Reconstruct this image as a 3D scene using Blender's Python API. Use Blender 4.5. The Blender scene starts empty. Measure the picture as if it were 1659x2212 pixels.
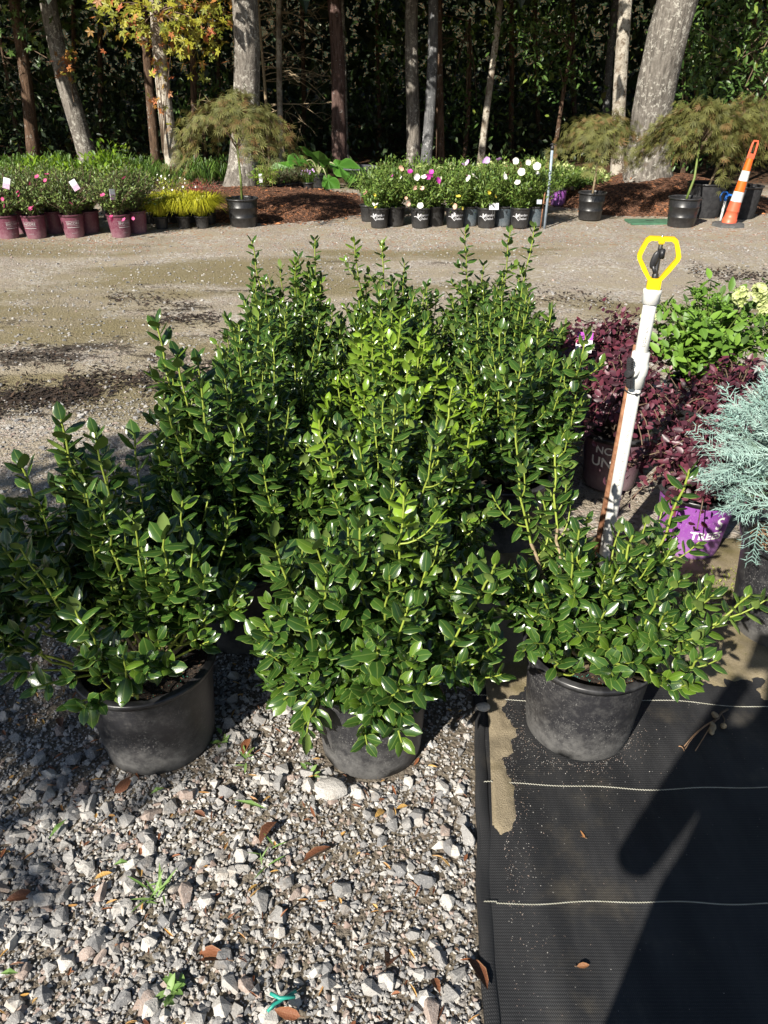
import bpy, bmesh, math, random
import numpy as np
from mathutils import Vector, Matrix, Quaternion

# ------------------------------------------------------------------ camera, sky, sun, exposure
SC = bpy.context.scene
COL = SC.collection
FPX, CAMH, PITCH = 740.0, 1.62, math.radians(30.5)
cam_d = bpy.data.cameras.new('camera'); cam = bpy.data.objects.new('camera', cam_d); COL.objects.link(cam)
cam_d.sensor_fit = 'VERTICAL'; cam_d.sensor_height = 36.0; cam_d.lens = 36.0 * FPX / 1024.0
cam_d.clip_start = 0.02; cam_d.clip_end = 400
cam.location = (0, 0, CAMH); cam.rotation_euler = (math.pi / 2 - PITCH, 0, 0)
SC.camera = cam

SUN_EL, SUN_AZ = math.radians(34), math.radians(34)      # light travels 34 deg to the right of straight ahead
w = bpy.data.worlds.new('World'); SC.world = w; w.use_nodes = True
wn = w.node_tree; bg = wn.nodes['Background']
sky = wn.nodes.new('ShaderNodeTexSky'); sky.sky_type = 'NISHITA'; sky.sun_disc = False
sky.sun_elevation = SUN_EL; sky.sun_rotation = SUN_AZ + math.pi
sky.air_density = 1.0; sky.dust_density = 0.6; sky.ozone_density = 1.5
wn.links.new(sky.outputs[0], bg.inputs[0]); bg.inputs[1].default_value = 0.05
sd = bpy.data.lights.new('sun', 'SUN'); sun = bpy.data.objects.new('sun', sd); COL.objects.link(sun)
sd.energy = 5.0; sd.angle = math.radians(0.55); sd.color = (1.0, 0.94, 0.84)
SDIR = Vector((math.sin(SUN_AZ) * math.cos(SUN_EL), math.cos(SUN_AZ) * math.cos(SUN_EL), -math.sin(SUN_EL)))
sun.rotation_euler = SDIR.to_track_quat('-Z', 'Y').to_euler(); sun.location = (-6, -8, 9)
vs = SC.view_settings; vs.view_transform = 'Standard'; vs.look = 'None'; vs.exposure = 0.95; vs.gamma = 1.0
vs.use_curve_mapping = False
SC.cycles.max_bounces = 5; SC.cycles.diffuse_bounces = 2; SC.cycles.glossy_bounces = 2; SC.cycles.transmission_bounces = 3; SC.cycles.transparent_max_bounces = 4

rng = np.random.default_rng(11)
random.seed(5)
CAMP = np.array([0, 0, CAMH])

# ------------------------------------------------------------------ pixel helpers (pixels of a 1659 x 2212 view of the photo)
def ray(u, v):
    x = (u / 1659 * 768 - 384) / FPX; y = (512 - v / 2212 * 1024) / FPX
    return np.array([x, math.cos(PITCH) + y * math.sin(PITCH), -math.sin(PITCH) + y * math.cos(PITCH)])
def PZ(u, v, z=0.0):
    d = ray(u, v); t = (z - CAMH) / d[2]; return CAMP + t * d
def PY(u, v, y):
    d = ray(u, v); return CAMP + d * (y / d[1])

# ------------------------------------------------------------------ object helpers
def tag(o, label=None, cat=None, group=None, kind=None):
    if label: o['label'] = label
    if cat: o['category'] = cat
    if group: o['group'] = group
    if kind: o['kind'] = kind
    return o
def empty(name, loc=(0, 0, 0), rz=0.0):
    o = bpy.data.objects.new(name, None); COL.objects.link(o)
    o.location = [float(c) for c in loc]; o.rotation_euler = (0, 0, rz); o.empty_display_size = 0.1
    return o
def link(name, me, parent=None):
    o = bpy.data.objects.new(name, me); COL.objects.link(o)
    if parent is not None: o.parent = parent
    return o

class MB:
    """collects vertices and faces (tris and quads) with a per-vertex colour 'lc'"""
    def __init__(s): s.V = []; s.T = []; s.Q = []; s.C = []; s.n = 0; s.MT = []; s.MQ = []
    def add(s, V, F, c=(0.5, 0.5, 0.5, 0.0), m=0):
        V = np.asarray(V, float); k = len(V)
        s.V.append(V)
        c = np.asarray(c, float); s.C.append(np.tile(c, (k, 1)) if c.ndim == 1 else c)
        for f in F:
            if len(f) == 3: s.T.append([i + s.n for i in f]); s.MT.append(m)
            elif len(f) == 4: s.Q.append([i + s.n for i in f]); s.MQ.append(m)
            else:
                for j in range(1, len(f) - 1): s.T.append([f[0] + s.n, f[j] + s.n, f[j + 1] + s.n]); s.MT.append(m)
        s.n += k
    def arr(s, V, T=None, Q=None, C=None, m=0):
        """bulk: arrays with indices local to V"""
        V = np.asarray(V, float); s.V.append(V)
        s.C.append(C if C is not None else np.tile((0.5, 0.5, 0.5, 0.0), (len(V), 1)))
        if T is not None and len(T): s.T.extend((np.asarray(T) + s.n).tolist()); s.MT.extend([m] * len(T))
        if Q is not None and len(Q): s.Q.extend((np.asarray(Q) + s.n).tolist()); s.MQ.extend([m] * len(Q))
        s.n += len(V)
    def mesh(s, name, mats, smooth=False, lc=True):
        me = bpy.data.meshes.new(name)
        V = np.concatenate(s.V) if s.V else np.zeros((0, 3))
        T = np.array(s.T, int).reshape(-1, 3); Q = np.array(s.Q, int).reshape(-1, 4)
        nl = T.size + Q.size; nf = len(T) + len(Q)
        me.vertices.add(len(V)); me.vertices.foreach_set('co', V.astype(np.float32).ravel())
        me.loops.add(nl); me.loops.foreach_set('vertex_index', np.concatenate([T.ravel(), Q.ravel()]).astype(np.int32))
        me.polygons.add(nf)
        ls = np.concatenate([np.arange(len(T)) * 3, T.size + np.arange(len(Q)) * 4]).astype(np.int32)
        me.polygons.foreach_set('loop_start', ls)
        me.polygons.foreach_set('material_index', np.array(s.MT + s.MQ, np.int32))
        me.polygons.foreach_set('use_smooth', np.full(nf, smooth))
        for m in (mats if isinstance(mats, (list, tuple)) else [mats]): me.materials.append(m)
        if lc:
            a = me.attributes.new('lc', 'FLOAT_COLOR', 'POINT')
            a.data.foreach_set('color', np.concatenate(s.C).astype(np.float32).ravel())
        me.update(calc_edges=True)
        return me
    def build(s, name, mats, parent=None, smooth=False, lc=True):
        return link(name, s.mesh(name, mats, smooth, lc), parent)

def lathe(prof, seg=32, close_bottom=False, fn=None):
    V = []; F = []
    for (r, z) in prof:
        for k in range(seg):
            a = 2 * math.pi * k / seg; rr, zz = (r, z) if fn is None else fn(r, z, a)
            V.append((rr * math.cos(a), rr * math.sin(a), zz))
    for i in range(len(prof) - 1):
        for k in range(seg):
            F.append((i * seg + k, i * seg + (k + 1) % seg, (i + 1) * seg + (k + 1) % seg, (i + 1) * seg + k))
    if close_bottom:
        V.append((0, 0, prof[0][1])); c = len(V) - 1
        for k in range(seg): F.append((c, (k + 1) % seg, k))
    return V, F
def tube(pts, rad, sides=6, cap=True):
    """tapered tube along a polyline"""
    pts = [np.asarray(p, float) for p in pts]; n = len(pts)
    if not hasattr(rad, '__len__'): rad = [rad] * n
    V = []; F = []; up = np.array([0.31, 0.77, 0.55])
    for i in range(n):
        t = pts[min(i + 1, n - 1)] - pts[max(i - 1, 0)]; t = t / (np.linalg.norm(t) + 1e-9)
        a = np.cross(t, up); a /= (np.linalg.norm(a) + 1e-9); b = np.cross(t, a)
        for k in range(sides):
            q = 2 * math.pi * k / sides
            V.append(pts[i] + rad[i] * (math.cos(q) * a + math.sin(q) * b))
    for i in range(n - 1):
        for k in range(sides):
            F.append((i * sides + k, (i + 1) * sides + k, (i + 1) * sides + (k + 1) % sides, i * sides + (k + 1) % sides))
    if cap:
        F.append(tuple(range(sides))); F.append(tuple((n - 1) * sides + k for k in range(sides - 1, -1, -1)))
    return V, F
def box(x0, x1, y0, y1, z0, z1, bev=0.0):
    if bev <= 0:
        V = [(x, y, z) for x in (x0, x1) for y in (y0, y1) for z in (z0, z1)]
        return V, [(0, 1, 3, 2), (4, 6, 7, 5), (0, 4, 5, 1), (2, 3, 7, 6), (0, 2, 6, 4), (1, 5, 7, 3)]
    bm = bmesh.new(); bmesh.ops.create_cube(bm, size=1)
    for v in bm.verts: v.co = Vector(((x0 + x1) / 2 + v.co.x * (x1 - x0), (y0 + y1) / 2 + v.co.y * (y1 - y0), (z0 + z1) / 2 + v.co.z * (z1 - z0)))
    bmesh.ops.bevel(bm, geom=bm.edges[:], offset=bev, segments=2, affect='EDGES')
    bm.verts.index_update(); V = [tuple(v.co) for v in bm.verts]; F = [tuple(v.index for v in f.verts) for f in bm.faces]; bm.free()
    return V, F
def xf(V, M):
    V = np.asarray(V, float); M = np.array(M); return V @ M[:3, :3].T + M[:3, 3]

# many copies of a template: X, D, Nn are the template's axes (side, along, normal) per copy
def instance(mb, tmpl, P, X, D, Nn, S, rnd, lime, m=0):
    TV, TT, TQ, TUV = tmpl
    n = len(P); k = len(TV)
    if n == 0: return
    S = np.asarray(S, float)
    if S.ndim == 1: S = np.stack([S, S, S], 1)
    L = TV[None] * S[:, None, :]
    V = P[:, None] + L[..., 0:1] * X[:, None] + L[..., 1:2] * D[:, None] + L[..., 2:3] * Nn[:, None]
    C = np.zeros((n, k, 4)); C[..., 0] = TUV[:, 0]; C[..., 1] = TUV[:, 1]
    C[..., 2] = np.asarray(rnd)[:, None]; C[..., 3] = np.asarray(lime)[:, None]
    off = (np.arange(n) * k)[:, None, None]
    T = (TT[None] + off).reshape(-1, 3) if len(TT) else None
    Q = (TQ[None] + off).reshape(-1, 4) if len(TQ) else None
    mb.arr(V.reshape(-1, 3), T, Q, C.reshape(-1, 4), m)
def unit(a): return a / (np.linalg.norm(a, axis=-1, keepdims=True) + 1e-9)
def frames(D, N0):
    D = unit(D); N = unit(N0 - (N0 * D).sum(-1, keepdims=True) * D); X = np.cross(D, N); return X, D, N

def leaf_template(width=0.5, fold=0.12, droop=0.12, ts=(0.2, 0.5, 0.8), prof=None):
    V = [(0, 0, 0)]; UV = [(0.5, 0)]
    for t in ts:
        wd = 0.5 * width * (math.sin(math.pi * t ** 0.85) ** 0.8 if prof is None else prof(t))
        z = -droop * t * t
        V += [(-wd, t, z + fold * wd * 2), (0, t, z), (wd, t, z + fold * wd * 2)]; UV += [(0, t), (0.5, t), (1, t)]
    V.append((0, 1, -droop)); UV.append((0.5, 1)); e = len(V) - 1
    T = [(0, 2, 1), (0, 3, 2)]; Q = []
    for i in range(len(ts) - 1):
        a = 1 + 3 * i; Q += [(a, a + 1, a + 4, a + 3), (a + 1, a + 2, a + 5, a + 4)]
    a = 1 + 3 * (len(ts) - 1); T += [(a, a + 1, e), (a + 1, a + 2, e)]
    return np.array(V, float), np.array(T), np.array(Q).reshape(-1, 4).astype(int), np.array(UV, float)
def holly_leaf_template(width=0.58, arch=0.10, droop=0.1, twist=0.0, ts=(0.16, 0.45, 0.76)):
    """convex glossy leaf: each half arched, midrib sunk, pointed tip"""
    V = [(0, 0, 0)]; UV = [(0.5, 0)]
    for t in ts:
        wd = 0.5 * width * math.sin(math.pi * t ** 0.9) ** 0.72; z = -droop * t * t
        for c in (-1, -0.55, 0, 0.55, 1):
            V.append((c * wd, t, z + arch * ((0.55 if abs(c) == 0.55 else 0.0) - (0.75 if abs(c) == 1 else 0.0)) * (wd / (0.5 * width)) + twist * c * wd)); UV.append((0.5 + 0.5 * c, t))
    V.append((0, 1, -droop * 1.25)); UV.append((0.5, 1)); e = len(V) - 1; T = []; Q = []
    for c in range(4): T.append((0, c + 2, c + 1)); T.append((e - 5 + c, e - 4 + c, e))
    for i in range(len(ts) - 1):
        for c in range(4): a = 1 + 5 * i + c; Q.append((a, a + 1, a + 6, a + 5))
    return np.array(V, float), np.array(T), np.array(Q), np.array(UV, float)
def diamond_template(width=0.5, fold=0.1):
    V = np.array([(0, 0, 0), (-width / 2, 0.5, fold), (0, 1, 0), (width / 2, 0.5, fold)], float)
    return V, np.array([(0, 2, 1), (0, 3, 2)]), np.zeros((0, 4), int), np.array([(0.5, 0), (0, 0.5), (0.5, 1), (1, 0.5)], float)
def merge_templates(parts):
    V = []; T = []; Q = []; U = []; n = 0
    for (v, t, q, u) in parts:
        V.append(v); U.append(u)
        if len(t): T.append(np.asarray(t) + n)
        if len(q): Q.append(np.asarray(q) + n)
        n += len(v)
    return (np.concatenate(V), np.concatenate(T) if T else np.zeros((0, 3), int), np.concatenate(Q) if Q else np.zeros((0, 4), int), np.concatenate(U))
def rot_template(t, ang, s=1.0, off=(0, 0, 0)):
    v, T, Q, U = t; c, sn = math.cos(ang), math.sin(ang)
    v2 = v * s; v2 = np.stack([v2[:, 0] * c + v2[:, 1] * sn, -v2[:, 0] * sn + v2[:, 1] * c, v2[:, 2]], 1) + np.array(off)
    return v2, T, Q, U

# ------------------------------------------------------------------ materials
class NT:
    def __init__(s, name):
        s.m = bpy.data.materials.new(name); s.m.use_nodes = True; s.t = s.m.node_tree
        s.b = s.t.nodes['Principled BSDF']; s.out = s.t.nodes['Material Output']
    def n(s, ty, **kw):
        nd = s.t.nodes.new('ShaderNode' + ty)
        for k, v in kw.items():
            if k.startswith('i_'):
                key = k[2:]; key = int(key) if key.isdigit() else key.replace('_', ' ')
                s.set(nd.inputs[key], v)
            else: setattr(nd, k, v)
        return nd
    def set(s, inp, v):
        if isinstance(v, bpy.types.NodeSocket): s.t.links.new(v, inp)
        elif isinstance(v, (tuple, list)) and len(v) == 3 and inp.type == 'RGBA': inp.default_value = (*v, 1)
        else: inp.default_value = v
    def mix(s, f, a, b, mode='MIX'):
        nd = s.t.nodes.new('ShaderNodeMix'); nd.data_type = 'RGBA'; nd.blend_type = mode
        s.set(nd.inputs[0], f); s.set(nd.inputs[6], a); s.set(nd.inputs[7], b); return nd.outputs[2]
    def math(s, op, a, b=0.0, clamp=False):
        nd = s.t.nodes.new('ShaderNodeMath'); nd.operation = op; nd.use_clamp = clamp
        s.set(nd.inputs[0], a); s.set(nd.inputs[1], b); return nd.outputs[0]
    def ramp(s, f, lo, hi):
        nd = s.t.nodes.new('ShaderNodeMapRange'); nd.interpolation_type = 'SMOOTHSTEP'
        s.set(nd.inputs[0], f); nd.inputs[1].default_value = lo; nd.inputs[2].default_value = hi; return nd.outputs[0]
    def noise(s, vec, scale, detail=3, rough=0.55, out=0):
        nd = s.n('TexNoise'); s.set(nd.inputs['Vector'], vec); nd.inputs['Scale'].default_value = scale
        nd.inputs['Detail'].default_value = detail; nd.inputs['Roughness'].default_value = rough; return nd.outputs[out]
    def voro(s, vec, scale, out='Distance', feature='F1'):
        nd = s.n('TexVoronoi', feature=feature); s.set(nd.inputs['Vector'], vec); nd.inputs['Scale'].default_value = scale; return nd.outputs[out]
    def pos(s): return s.n('NewGeometry').outputs['Position']
    def obj(s): return s.n('TexCoord').outputs['Object']
    def scale(s, vec, sc):
        nd = s.n('Mapping'); s.set(nd.inputs['Vector'], vec); nd.inputs['Scale'].default_value = sc; return nd.outputs[0]
    def bump(s, h, strength=0.5, dist=0.01):
        nd = s.n('Bump'); s.set(nd.inputs['Height'], h); nd.inputs['Strength'].default_value = strength; nd.inputs['Distance'].default_value = dist
        s.t.links.new(nd.outputs[0], s.b.inputs['Normal']); return nd.outputs[0]
    def P(s, **kw):
        for k, v in kw.items(): s.set(s.b.inputs[k.replace('_', ' ')], v)
        return s

def pmat(name, c1, c2=None, scale=8, rough=0.7, bump=0.0, bscale=40, bdist=0.004, spec=0.5, metal=0.0, coat=0.0):
    k = NT(name); v = k.obj()
    col = c1 if c2 is None else k.mix(k.ramp(k.noise(v, scale, 5, 0.6), 0.3, 0.7), c1, c2)
    k.P(Base_Color=col, Roughness=rough, Specular_IOR_Level=spec, Metallic=metal, Coat_Weight=coat)
    if bump: k.bump(k.noise(v, bscale, 4), bump, bdist)
    return k.m
def leafmat(name, dark, light, lime=None, under=None, edge=None, rough=0.4, trans=0.2, spec=0.5, rough_under=0.6, vein=0.0):
    k = NT(name); a = k.n('Attribute', attribute_name='lc'); sp = k.n('SeparateColor', i_0=a.outputs['Color'])
    r = sp.outputs[0]; rnd = sp.outputs[2]
    col = k.mix(rnd, dark, light)
    if lime: col = k.mix(a.outputs['Alpha'], col, lime)
    u = k.math('ABSOLUTE', k.math('SUBTRACT', k.math('MULTIPLY', r, 2.0), 1.0))
    if edge:
        col = k.mix(k.math('MULTIPLY', k.ramp(u, 0.86, 0.97), 0.75), col, edge)
        col = k.mix(k.math('MULTIPLY', k.math('SUBTRACT', 1.0, k.ramp(u, 0.03, 0.12)), 0.35), col, edge)
    rg = rough
    if under:
        bf = k.n('NewGeometry').outputs['Backfacing']; ud = k.mix(a.outputs['Alpha'], under, lime) if lime else under
        tcol = col
        col = k.mix(bf, col, ud)
        mr = k.n('Mix'); mr.data_type = 'FLOAT'; k.set(mr.inputs[0], bf); mr.inputs[2].default_value = rough; mr.inputs[3].default_value = rough_under; rg = mr.outputs[0]
    k.P(Base_Color=col, Roughness=rg, Specular_IOR_Level=spec)
    if vein:
        wv = k.noise(k.pos(), 260, 1); k.bump(wv, vein, 0.002)
    if trans > 0:
        tr = k.n('BsdfTranslucent'); k.set(tr.inputs[0], k.mix(0.55, col, lime or light))
        ms = k.n('MixShader'); ms.inputs[0].default_value = trans
        k.t.links.new(k.b.outputs[0], ms.inputs[1]); k.t.links.new(tr.outputs[0], ms.inputs[2]); k.t.links.new(ms.outputs[0], k.out.inputs[0])
    return k.m

M = {}
M['holly'] = leafmat('holly_leaf', (0.017, 0.047, 0.009), (0.042, 0.096, 0.014), lime=(0.17, 0.28, 0.018), under=(0.12, 0.18, 0.04),
                     edge=(0.20, 0.27, 0.06), rough=0.27, trans=0.06, spec=0.6, rough_under=0.55, vein=0.10)
M['holly_stem'] = leafmat('holly_green_stem', (0.19, 0.24, 0.035), (0.27, 0.34, 0.05), rough=0.5, trans=0)
M['wood_stem'] = pmat('woody_stem', (0.22, 0.16, 0.09), (0.34, 0.27, 0.17), 60, 0.8, 0.4, 200)
def pot_mat(name, base, dust, dust_amt=0.5, rough=0.42):
    k = NT(name); v = k.obj(); z = k.n('SeparateXYZ', i_0=v).outputs[2]
    n1 = k.noise(v, 34, 7, 0.75); sc = k.noise(k.scale(v, (1, 1, 3)), 30, 4, 0.7)
    low = k.ramp(z, 0.16, -0.02)
    d = k.math('MULTIPLY', k.ramp(k.math('ADD', n1, k.math('MULTIPLY', low, 0.35)), 0.42, 0.95), dust_amt)
    spk = k.math('MULTIPLY', k.ramp(k.noise(v, 230, 2, 0.5), 0.60, 0.68), k.ramp(k.noise(v, 11, 4), 0.36, 0.62))
    d2 = k.math('MAXIMUM', d, k.math('MULTIPLY', spk, 0.75))
    k.P(Base_Color=k.mix(d2, base, dust), Roughness=k.mix(d2, (rough,) * 3, (0.85,) * 3))
    k.bump(k.math('ADD', k.noise(v, 60, 3), k.math('MULTIPLY', sc, 0.5)), 0.12, 0.003)
    return k.m
M['pot'] = pot_mat('black_pot_plastic', (0.019, 0.019, 0.022), (0.21, 0.205, 0.195), 0.5)
M['pot_clean'] = pot_mat('clean_black_pot_plastic', (0.012, 0.012, 0.013), (0.12, 0.115, 0.11), 0.25, 0.35)
M['pot_purple'] = pot_mat('plum_pot_plastic', (0.12, 0.028, 0.052), (0.34, 0.22, 0.24), 0.45)
M['pot_violet'] = pot_mat('violet_pot_plastic', (0.23, 0.06, 0.30), (0.42, 0.30, 0.45), 0.35)
M['pot_mauve'] = pot_mat('mauve_pot_plastic', (0.13, 0.07, 0.09), (0.28, 0.22, 0.22), 0.5)
M['pot_slate'] = pot_mat('slate_pot_plastic', (0.05, 0.07, 0.085), (0.3, 0.3, 0.3), 0.3)
M['rim'] = pmat('pot_rim_plastic', (0.014, 0.014, 0.016), (0.05, 0.05, 0.052), 25, 0.32)
M['rim_purple'] = pmat('plum_rim_plastic', (0.07, 0.02, 0.035), (0.12, 0.04, 0.06), 25, 0.45)
M['soil'] = pmat('potting_soil', (0.010, 0.007, 0.005), (0.035, 0.024, 0.016), 70, 0.95, 0.9, 140, 0.01)
M['pellet'] = pmat('fertilizer_pellet', (0.03, 0.22, 0.16), (0.05, 0.30, 0.22), 50, 0.5)
M['white'] = pmat('white_print', (0.78, 0.77, 0.75), rough=0.6)
M['print'] = pmat('faded_print', (0.42, 0.38, 0.39), (0.3, 0.26, 0.27), 40, rough=0.7)
M['gold'] = pmat('x', (0.5, 0.4, 0.1))

def text_mesh(body, size, mat, extrude=0.0, bend_r=None, a0=0.0, z0=0.0, bold=0.0, taper=0.0):
    """lettering; with bend_r it is wrapped round a pot wall of that radius (angle a0, height z0)"""
    cu = bpy.data.curves.new('t', 'FONT'); cu.body = body; cu.size = size; cu.align_x = 'CENTER'; cu.align_y = 'CENTER'
    cu.extrude = extrude; cu.offset = bold; cu.resolution_u = 3
    o = bpy.data.objects.new('t', cu); COL.objects.link(o)
    me = bpy.data.meshes.new_from_object(o.evaluated_get(bpy.context.evaluated_depsgraph_get()))
    bpy.data.objects.remove(o); bpy.data.curves.remove(cu)
    me.materials.clear(); me.materials.append(mat)
    if bend_r is not None:
        for v in me.vertices:
            x, y = v.co.x, v.co.y; r = bend_r + taper * y + 0.0022 + v.co.z; a = a0 + x / bend_r
            v.co = (r * math.cos(a), r * math.sin(a), z0 + y)
    return me
# ------------------------------------------------------------------ ground
def ground_mat():
    k = NT('gravel_ground'); p = k.pos(); xyz = k.n('SeparateXYZ', i_0=p); X, Y = xyz.outputs[0], xyz.outputs[1]
    # grit
    cell = k.voro(p, 95, 'Color'); cs = k.n('SeparateColor', i_0=cell)
    dist = k.voro(p, 95, 'Distance'); dist2 = k.voro(p, 38, 'Distance'); c2 = k.n('SeparateColor', i_0=k.voro(p, 38, 'Color'))
    grit = k.mix(cs.outputs[0], (0.14, 0.118, 0.088), (0.45, 0.40, 0.335))
    grit = k.mix(k.math('MULTIPLY', k.ramp(cs.outputs[1], 0.75, 0.9), 0.7), grit, (0.34, 0.25, 0.21))
    sandy = k.mix(k.noise(p, 160, 4, 0.7), (0.21, 0.175, 0.12), (0.42, 0.365, 0.275))
    n_big = k.noise(p, 0.9, 4, 0.6)
    col = k.mix(k.ramp(k.noise(p, 3.2, 4), 0.40, 0.62), grit, sandy)
    darkened = k.math('MULTIPLY', k.ramp(Y, 2.6, 1.9), 0.75); col = k.mix(darkened, col, k.mix(k.noise(p, 45, 4), (0.045, 0.036, 0.026), (0.14, 0.115, 0.085)))  # dark of the gaps between near stones painted into the ground as soil brown
    # coarser pale chips lying on the drive
    chip = k.math('MULTIPLY', k.ramp(c2.outputs[2], 0.62, 0.7), k.ramp(k.noise(p, 1.7, 3), 0.42, 0.58))
    col = k.mix(k.math('MULTIPLY', k.math('MULTIPLY', chip, 0.6), k.ramp(Y, 1.9, 2.6)), col, k.mix(c2.outputs[0], (0.36, 0.34, 0.31), (0.58, 0.545, 0.49)))
    # olive film of algae on the worn wheel tracks (bands along x)
    band = k.noise(k.scale(p, (0.36, 1.0, 1.0)), 0.95, 4, 0.55)
    left = k.ramp(X, 1.2, -1.2)
    alg = k.ramp(k.math('ADD', band, k.math('MULTIPLY', left, 0.10)), 0.52, 0.66)
    alg = k.math('MULTIPLY', alg, k.ramp(Y, 2.9, 4.0)); alg = k.math('MULTIPLY', alg, k.ramp(Y, 9.4, 8.2))
    alg = k.math('MULTIPLY', alg, k.math('ADD', 0.55, k.math('MULTIPLY', k.noise(p, 40, 4, 0.7), 0.6)))
    col = k.mix(k.math('MULTIPLY', alg, 0.85), col, (0.165, 0.135, 0.055))
    # dark mulch and silt washed into drifts
    dm = k.noise(k.scale(p, (0.55, 1.5, 1.0)), 1.35, 7, 0.72)
    reg = k.math('MULTIPLY', k.ramp(Y, 2.7, 3.3), k.ramp(Y, 7.2, 4.2))
    fine = k.math('MULTIPLY', k.math('SUBTRACT', k.noise(p, 46, 5, 0.75), 0.5), 0.42)
    dk = k.ramp(k.math('ADD', k.math('ADD', dm, fine), k.math('MULTIPLY', reg, 0.10)), 0.62, 0.67)
    dk = k.math('MULTIPLY', dk, k.ramp(Y, 2.2, 3.0)); dk = k.math('MULTIPLY', dk, k.ramp(Y, 8.4, 7.4))
    col = k.mix(k.math('MULTIPLY', dk, 0.88), col, (0.030, 0.022, 0.016))
    # leaf litter under the trees
    lit = k.ramp(k.math('ADD', Y, k.math('MULTIPLY', n_big, 3.0)), 14.2, 16.0)
    fl = k.mix(k.noise(p, 14, 6, 0.7), (0.028, 0.018, 0.010), (0.10, 0.055, 0.028)); fl = k.mix(k.ramp(Y, 30.0, 44.0), fl, (0.010, 0.016, 0.006))  # far hillside painted dark wooded green in place of shade
    col = k.mix(lit, col, fl)
    rl = k.math('MULTIPLY', k.ramp(c2.outputs[1], 0.93, 0.96), k.ramp(Y, 7.6, 9.0)); col = k.mix(k.math('MULTIPLY', rl, 0.8), col, (0.32, 0.11, 0.045))
    k.P(Base_Color=col, Roughness=0.93, Specular_IOR_Level=0.25)
    h = k.math('ADD', k.math('MULTIPLY', k.math('SUBTRACT', 0.6, dist), 0.6), k.math('MULTIPLY', k.math('SUBTRACT', 0.6, dist2), 0.55))
    h = k.math('ADD', h, k.math('MULTIPLY', k.noise(p, 240, 3), 0.5))
    k.bump(h, 0.9, 0.010)
    return k.m
M['ground'] = ground_mat()
def hnoise(x, y):
    return (math.sin(x * 1.7 + 0.4) * math.cos(y * 1.3 - 1.0) * 0.007 + math.sin(x * 4.1 + y * 2.3) * 0.004 + math.sin(x * 0.7 - y * 0.9) * 0.006)
def gh(x, y):
    z = hnoise(x, y) * min(1.0, max(0.0, (y - 2.3) / 1.2)) if y > 0 else 0.0
    if y > 56: z += (y - 56) ** 1.25 * 0.25
    return z
xs = np.unique(np.concatenate([np.linspace(-70, -8, 14), np.linspace(-8, 8, 100), np.linspace(8, 70, 14)]))
ys = np.unique(np.concatenate([np.linspace(-25, 0, 8), np.linspace(0, 12, 110), np.linspace(12, 30, 30), np.linspace(30, 110, 20)]))
mb = MB(); GV = [(x, y, gh(x, y)) for y in ys for x in xs]; nx = len(xs)
mb.arr(GV, Q=[(j * nx + i, j * nx + i + 1, (j + 1) * nx + i + 1, (j + 1) * nx + i) for j in range(len(ys) - 1) for i in range(nx - 1)])
ground = tag(mb.build('ground', M['ground'], smooth=True), 'crushed granite gravel yard with olive algae film and dark silt drifts', 'ground', kind='structure')

# stones: convex chips
def chip_templates(n, npts, seed):
    r = random.Random(seed); out = []
    for i in range(n):
        bm = bmesh.new(); sx, sy, sz = r.uniform(0.8, 1.15), r.uniform(0.68, 0.98), r.uniform(0.55, 0.8)
        for j in range(npts):
            d = Vector((r.gauss(0, 1), r.gauss(0, 1), r.gauss(0, 1))).normalized() * r.uniform(0.85, 1.0)
            bm.verts.new((d.x * 0.5 * sx, d.y * 0.5 * sy, d.z * 0.5 * sz))
        res = bmesh.ops.convex_hull(bm, input=bm.verts[:])
        bmesh.ops.delete(bm, geom=[e for e in res['geom_interior'] if isinstance(e, bmesh.types.BMVert)], context='VERTS')
        bmesh.ops.triangulate(bm, faces=bm.faces[:]); bmesh.ops.recalc_face_normals(bm, faces=bm.faces[:])
        bm.verts.index_update()
        V = np.array([tuple(v.co) for v in bm.verts]); T = np.array([[v.index for v in f.verts] for f in bm.faces]); bm.free()
        out.append((V, T, np.zeros((0, 4), int), np.full((len(V), 2), 0.5)))
    return out
def stone_mat():
    k = NT('granite_chip'); a = k.n('Attribute', attribute_name='lc'); sp = k.n('SeparateColor', i_0=a.outputs['Color']); rnd = sp.outputs[2]
    p = k.pos()
    base = k.mix(rnd, (0.17, 0.17, 0.172), (0.52, 0.495, 0.455))
    base = k.mix(k.math('MULTIPLY', a.outputs['Alpha'], 0.8), base, (0.31, 0.215, 0.17))
    spk = k.ramp(k.noise(p, 330, 3, 0.7), 0.52, 0.66); base = k.mix(k.math('MULTIPLY', spk, 0.5), base, (0.11, 0.11, 0.115))
    spk2 = k.ramp(k.noise(p, 210, 3, 0.7), 0.57, 0.68); base = k.mix(k.math('MULTIPLY', spk2, 0.5), base, (0.62, 0.59, 0.55))
    base = k.mix(k.math('MULTIPLY', k.ramp(k.noise(p, 22, 4), 0.5, 0.75), 0.45), base, (0.24, 0.185, 0.13))
    k.P(Base_Color=base, Roughness=0.85, Specular_IOR_Level=0.3); k.bump(k.noise(p, 180, 4, 0.7), 0.7, 0.004)
    return k.m
M['stone'] = stone_mat()
big_t = chip_templates(10, 16, 3); small_t = chip_templates(8, 9, 4)
def mat_edge_x(y): return 0.207 + (y - 0.749) * 0.0713 + 0.006 * math.sin(y * 5)
POTS_XY = [(-0.635, 1.50), (-0.035, 1.475)]
def stone_ok(x, y, s):
    if x > mat_edge_x(y) - 0.01 - s * 0.3 and y < 2.25: return False
    if x > 0.25 and y < 3.3 and y > 2.0 and s > 0.014: return False
    return all((x - a) ** 2 + (y - b) ** 2 > (0.147 + s * 0.25) ** 2 for a, b in POTS_XY)
cand = []
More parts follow.
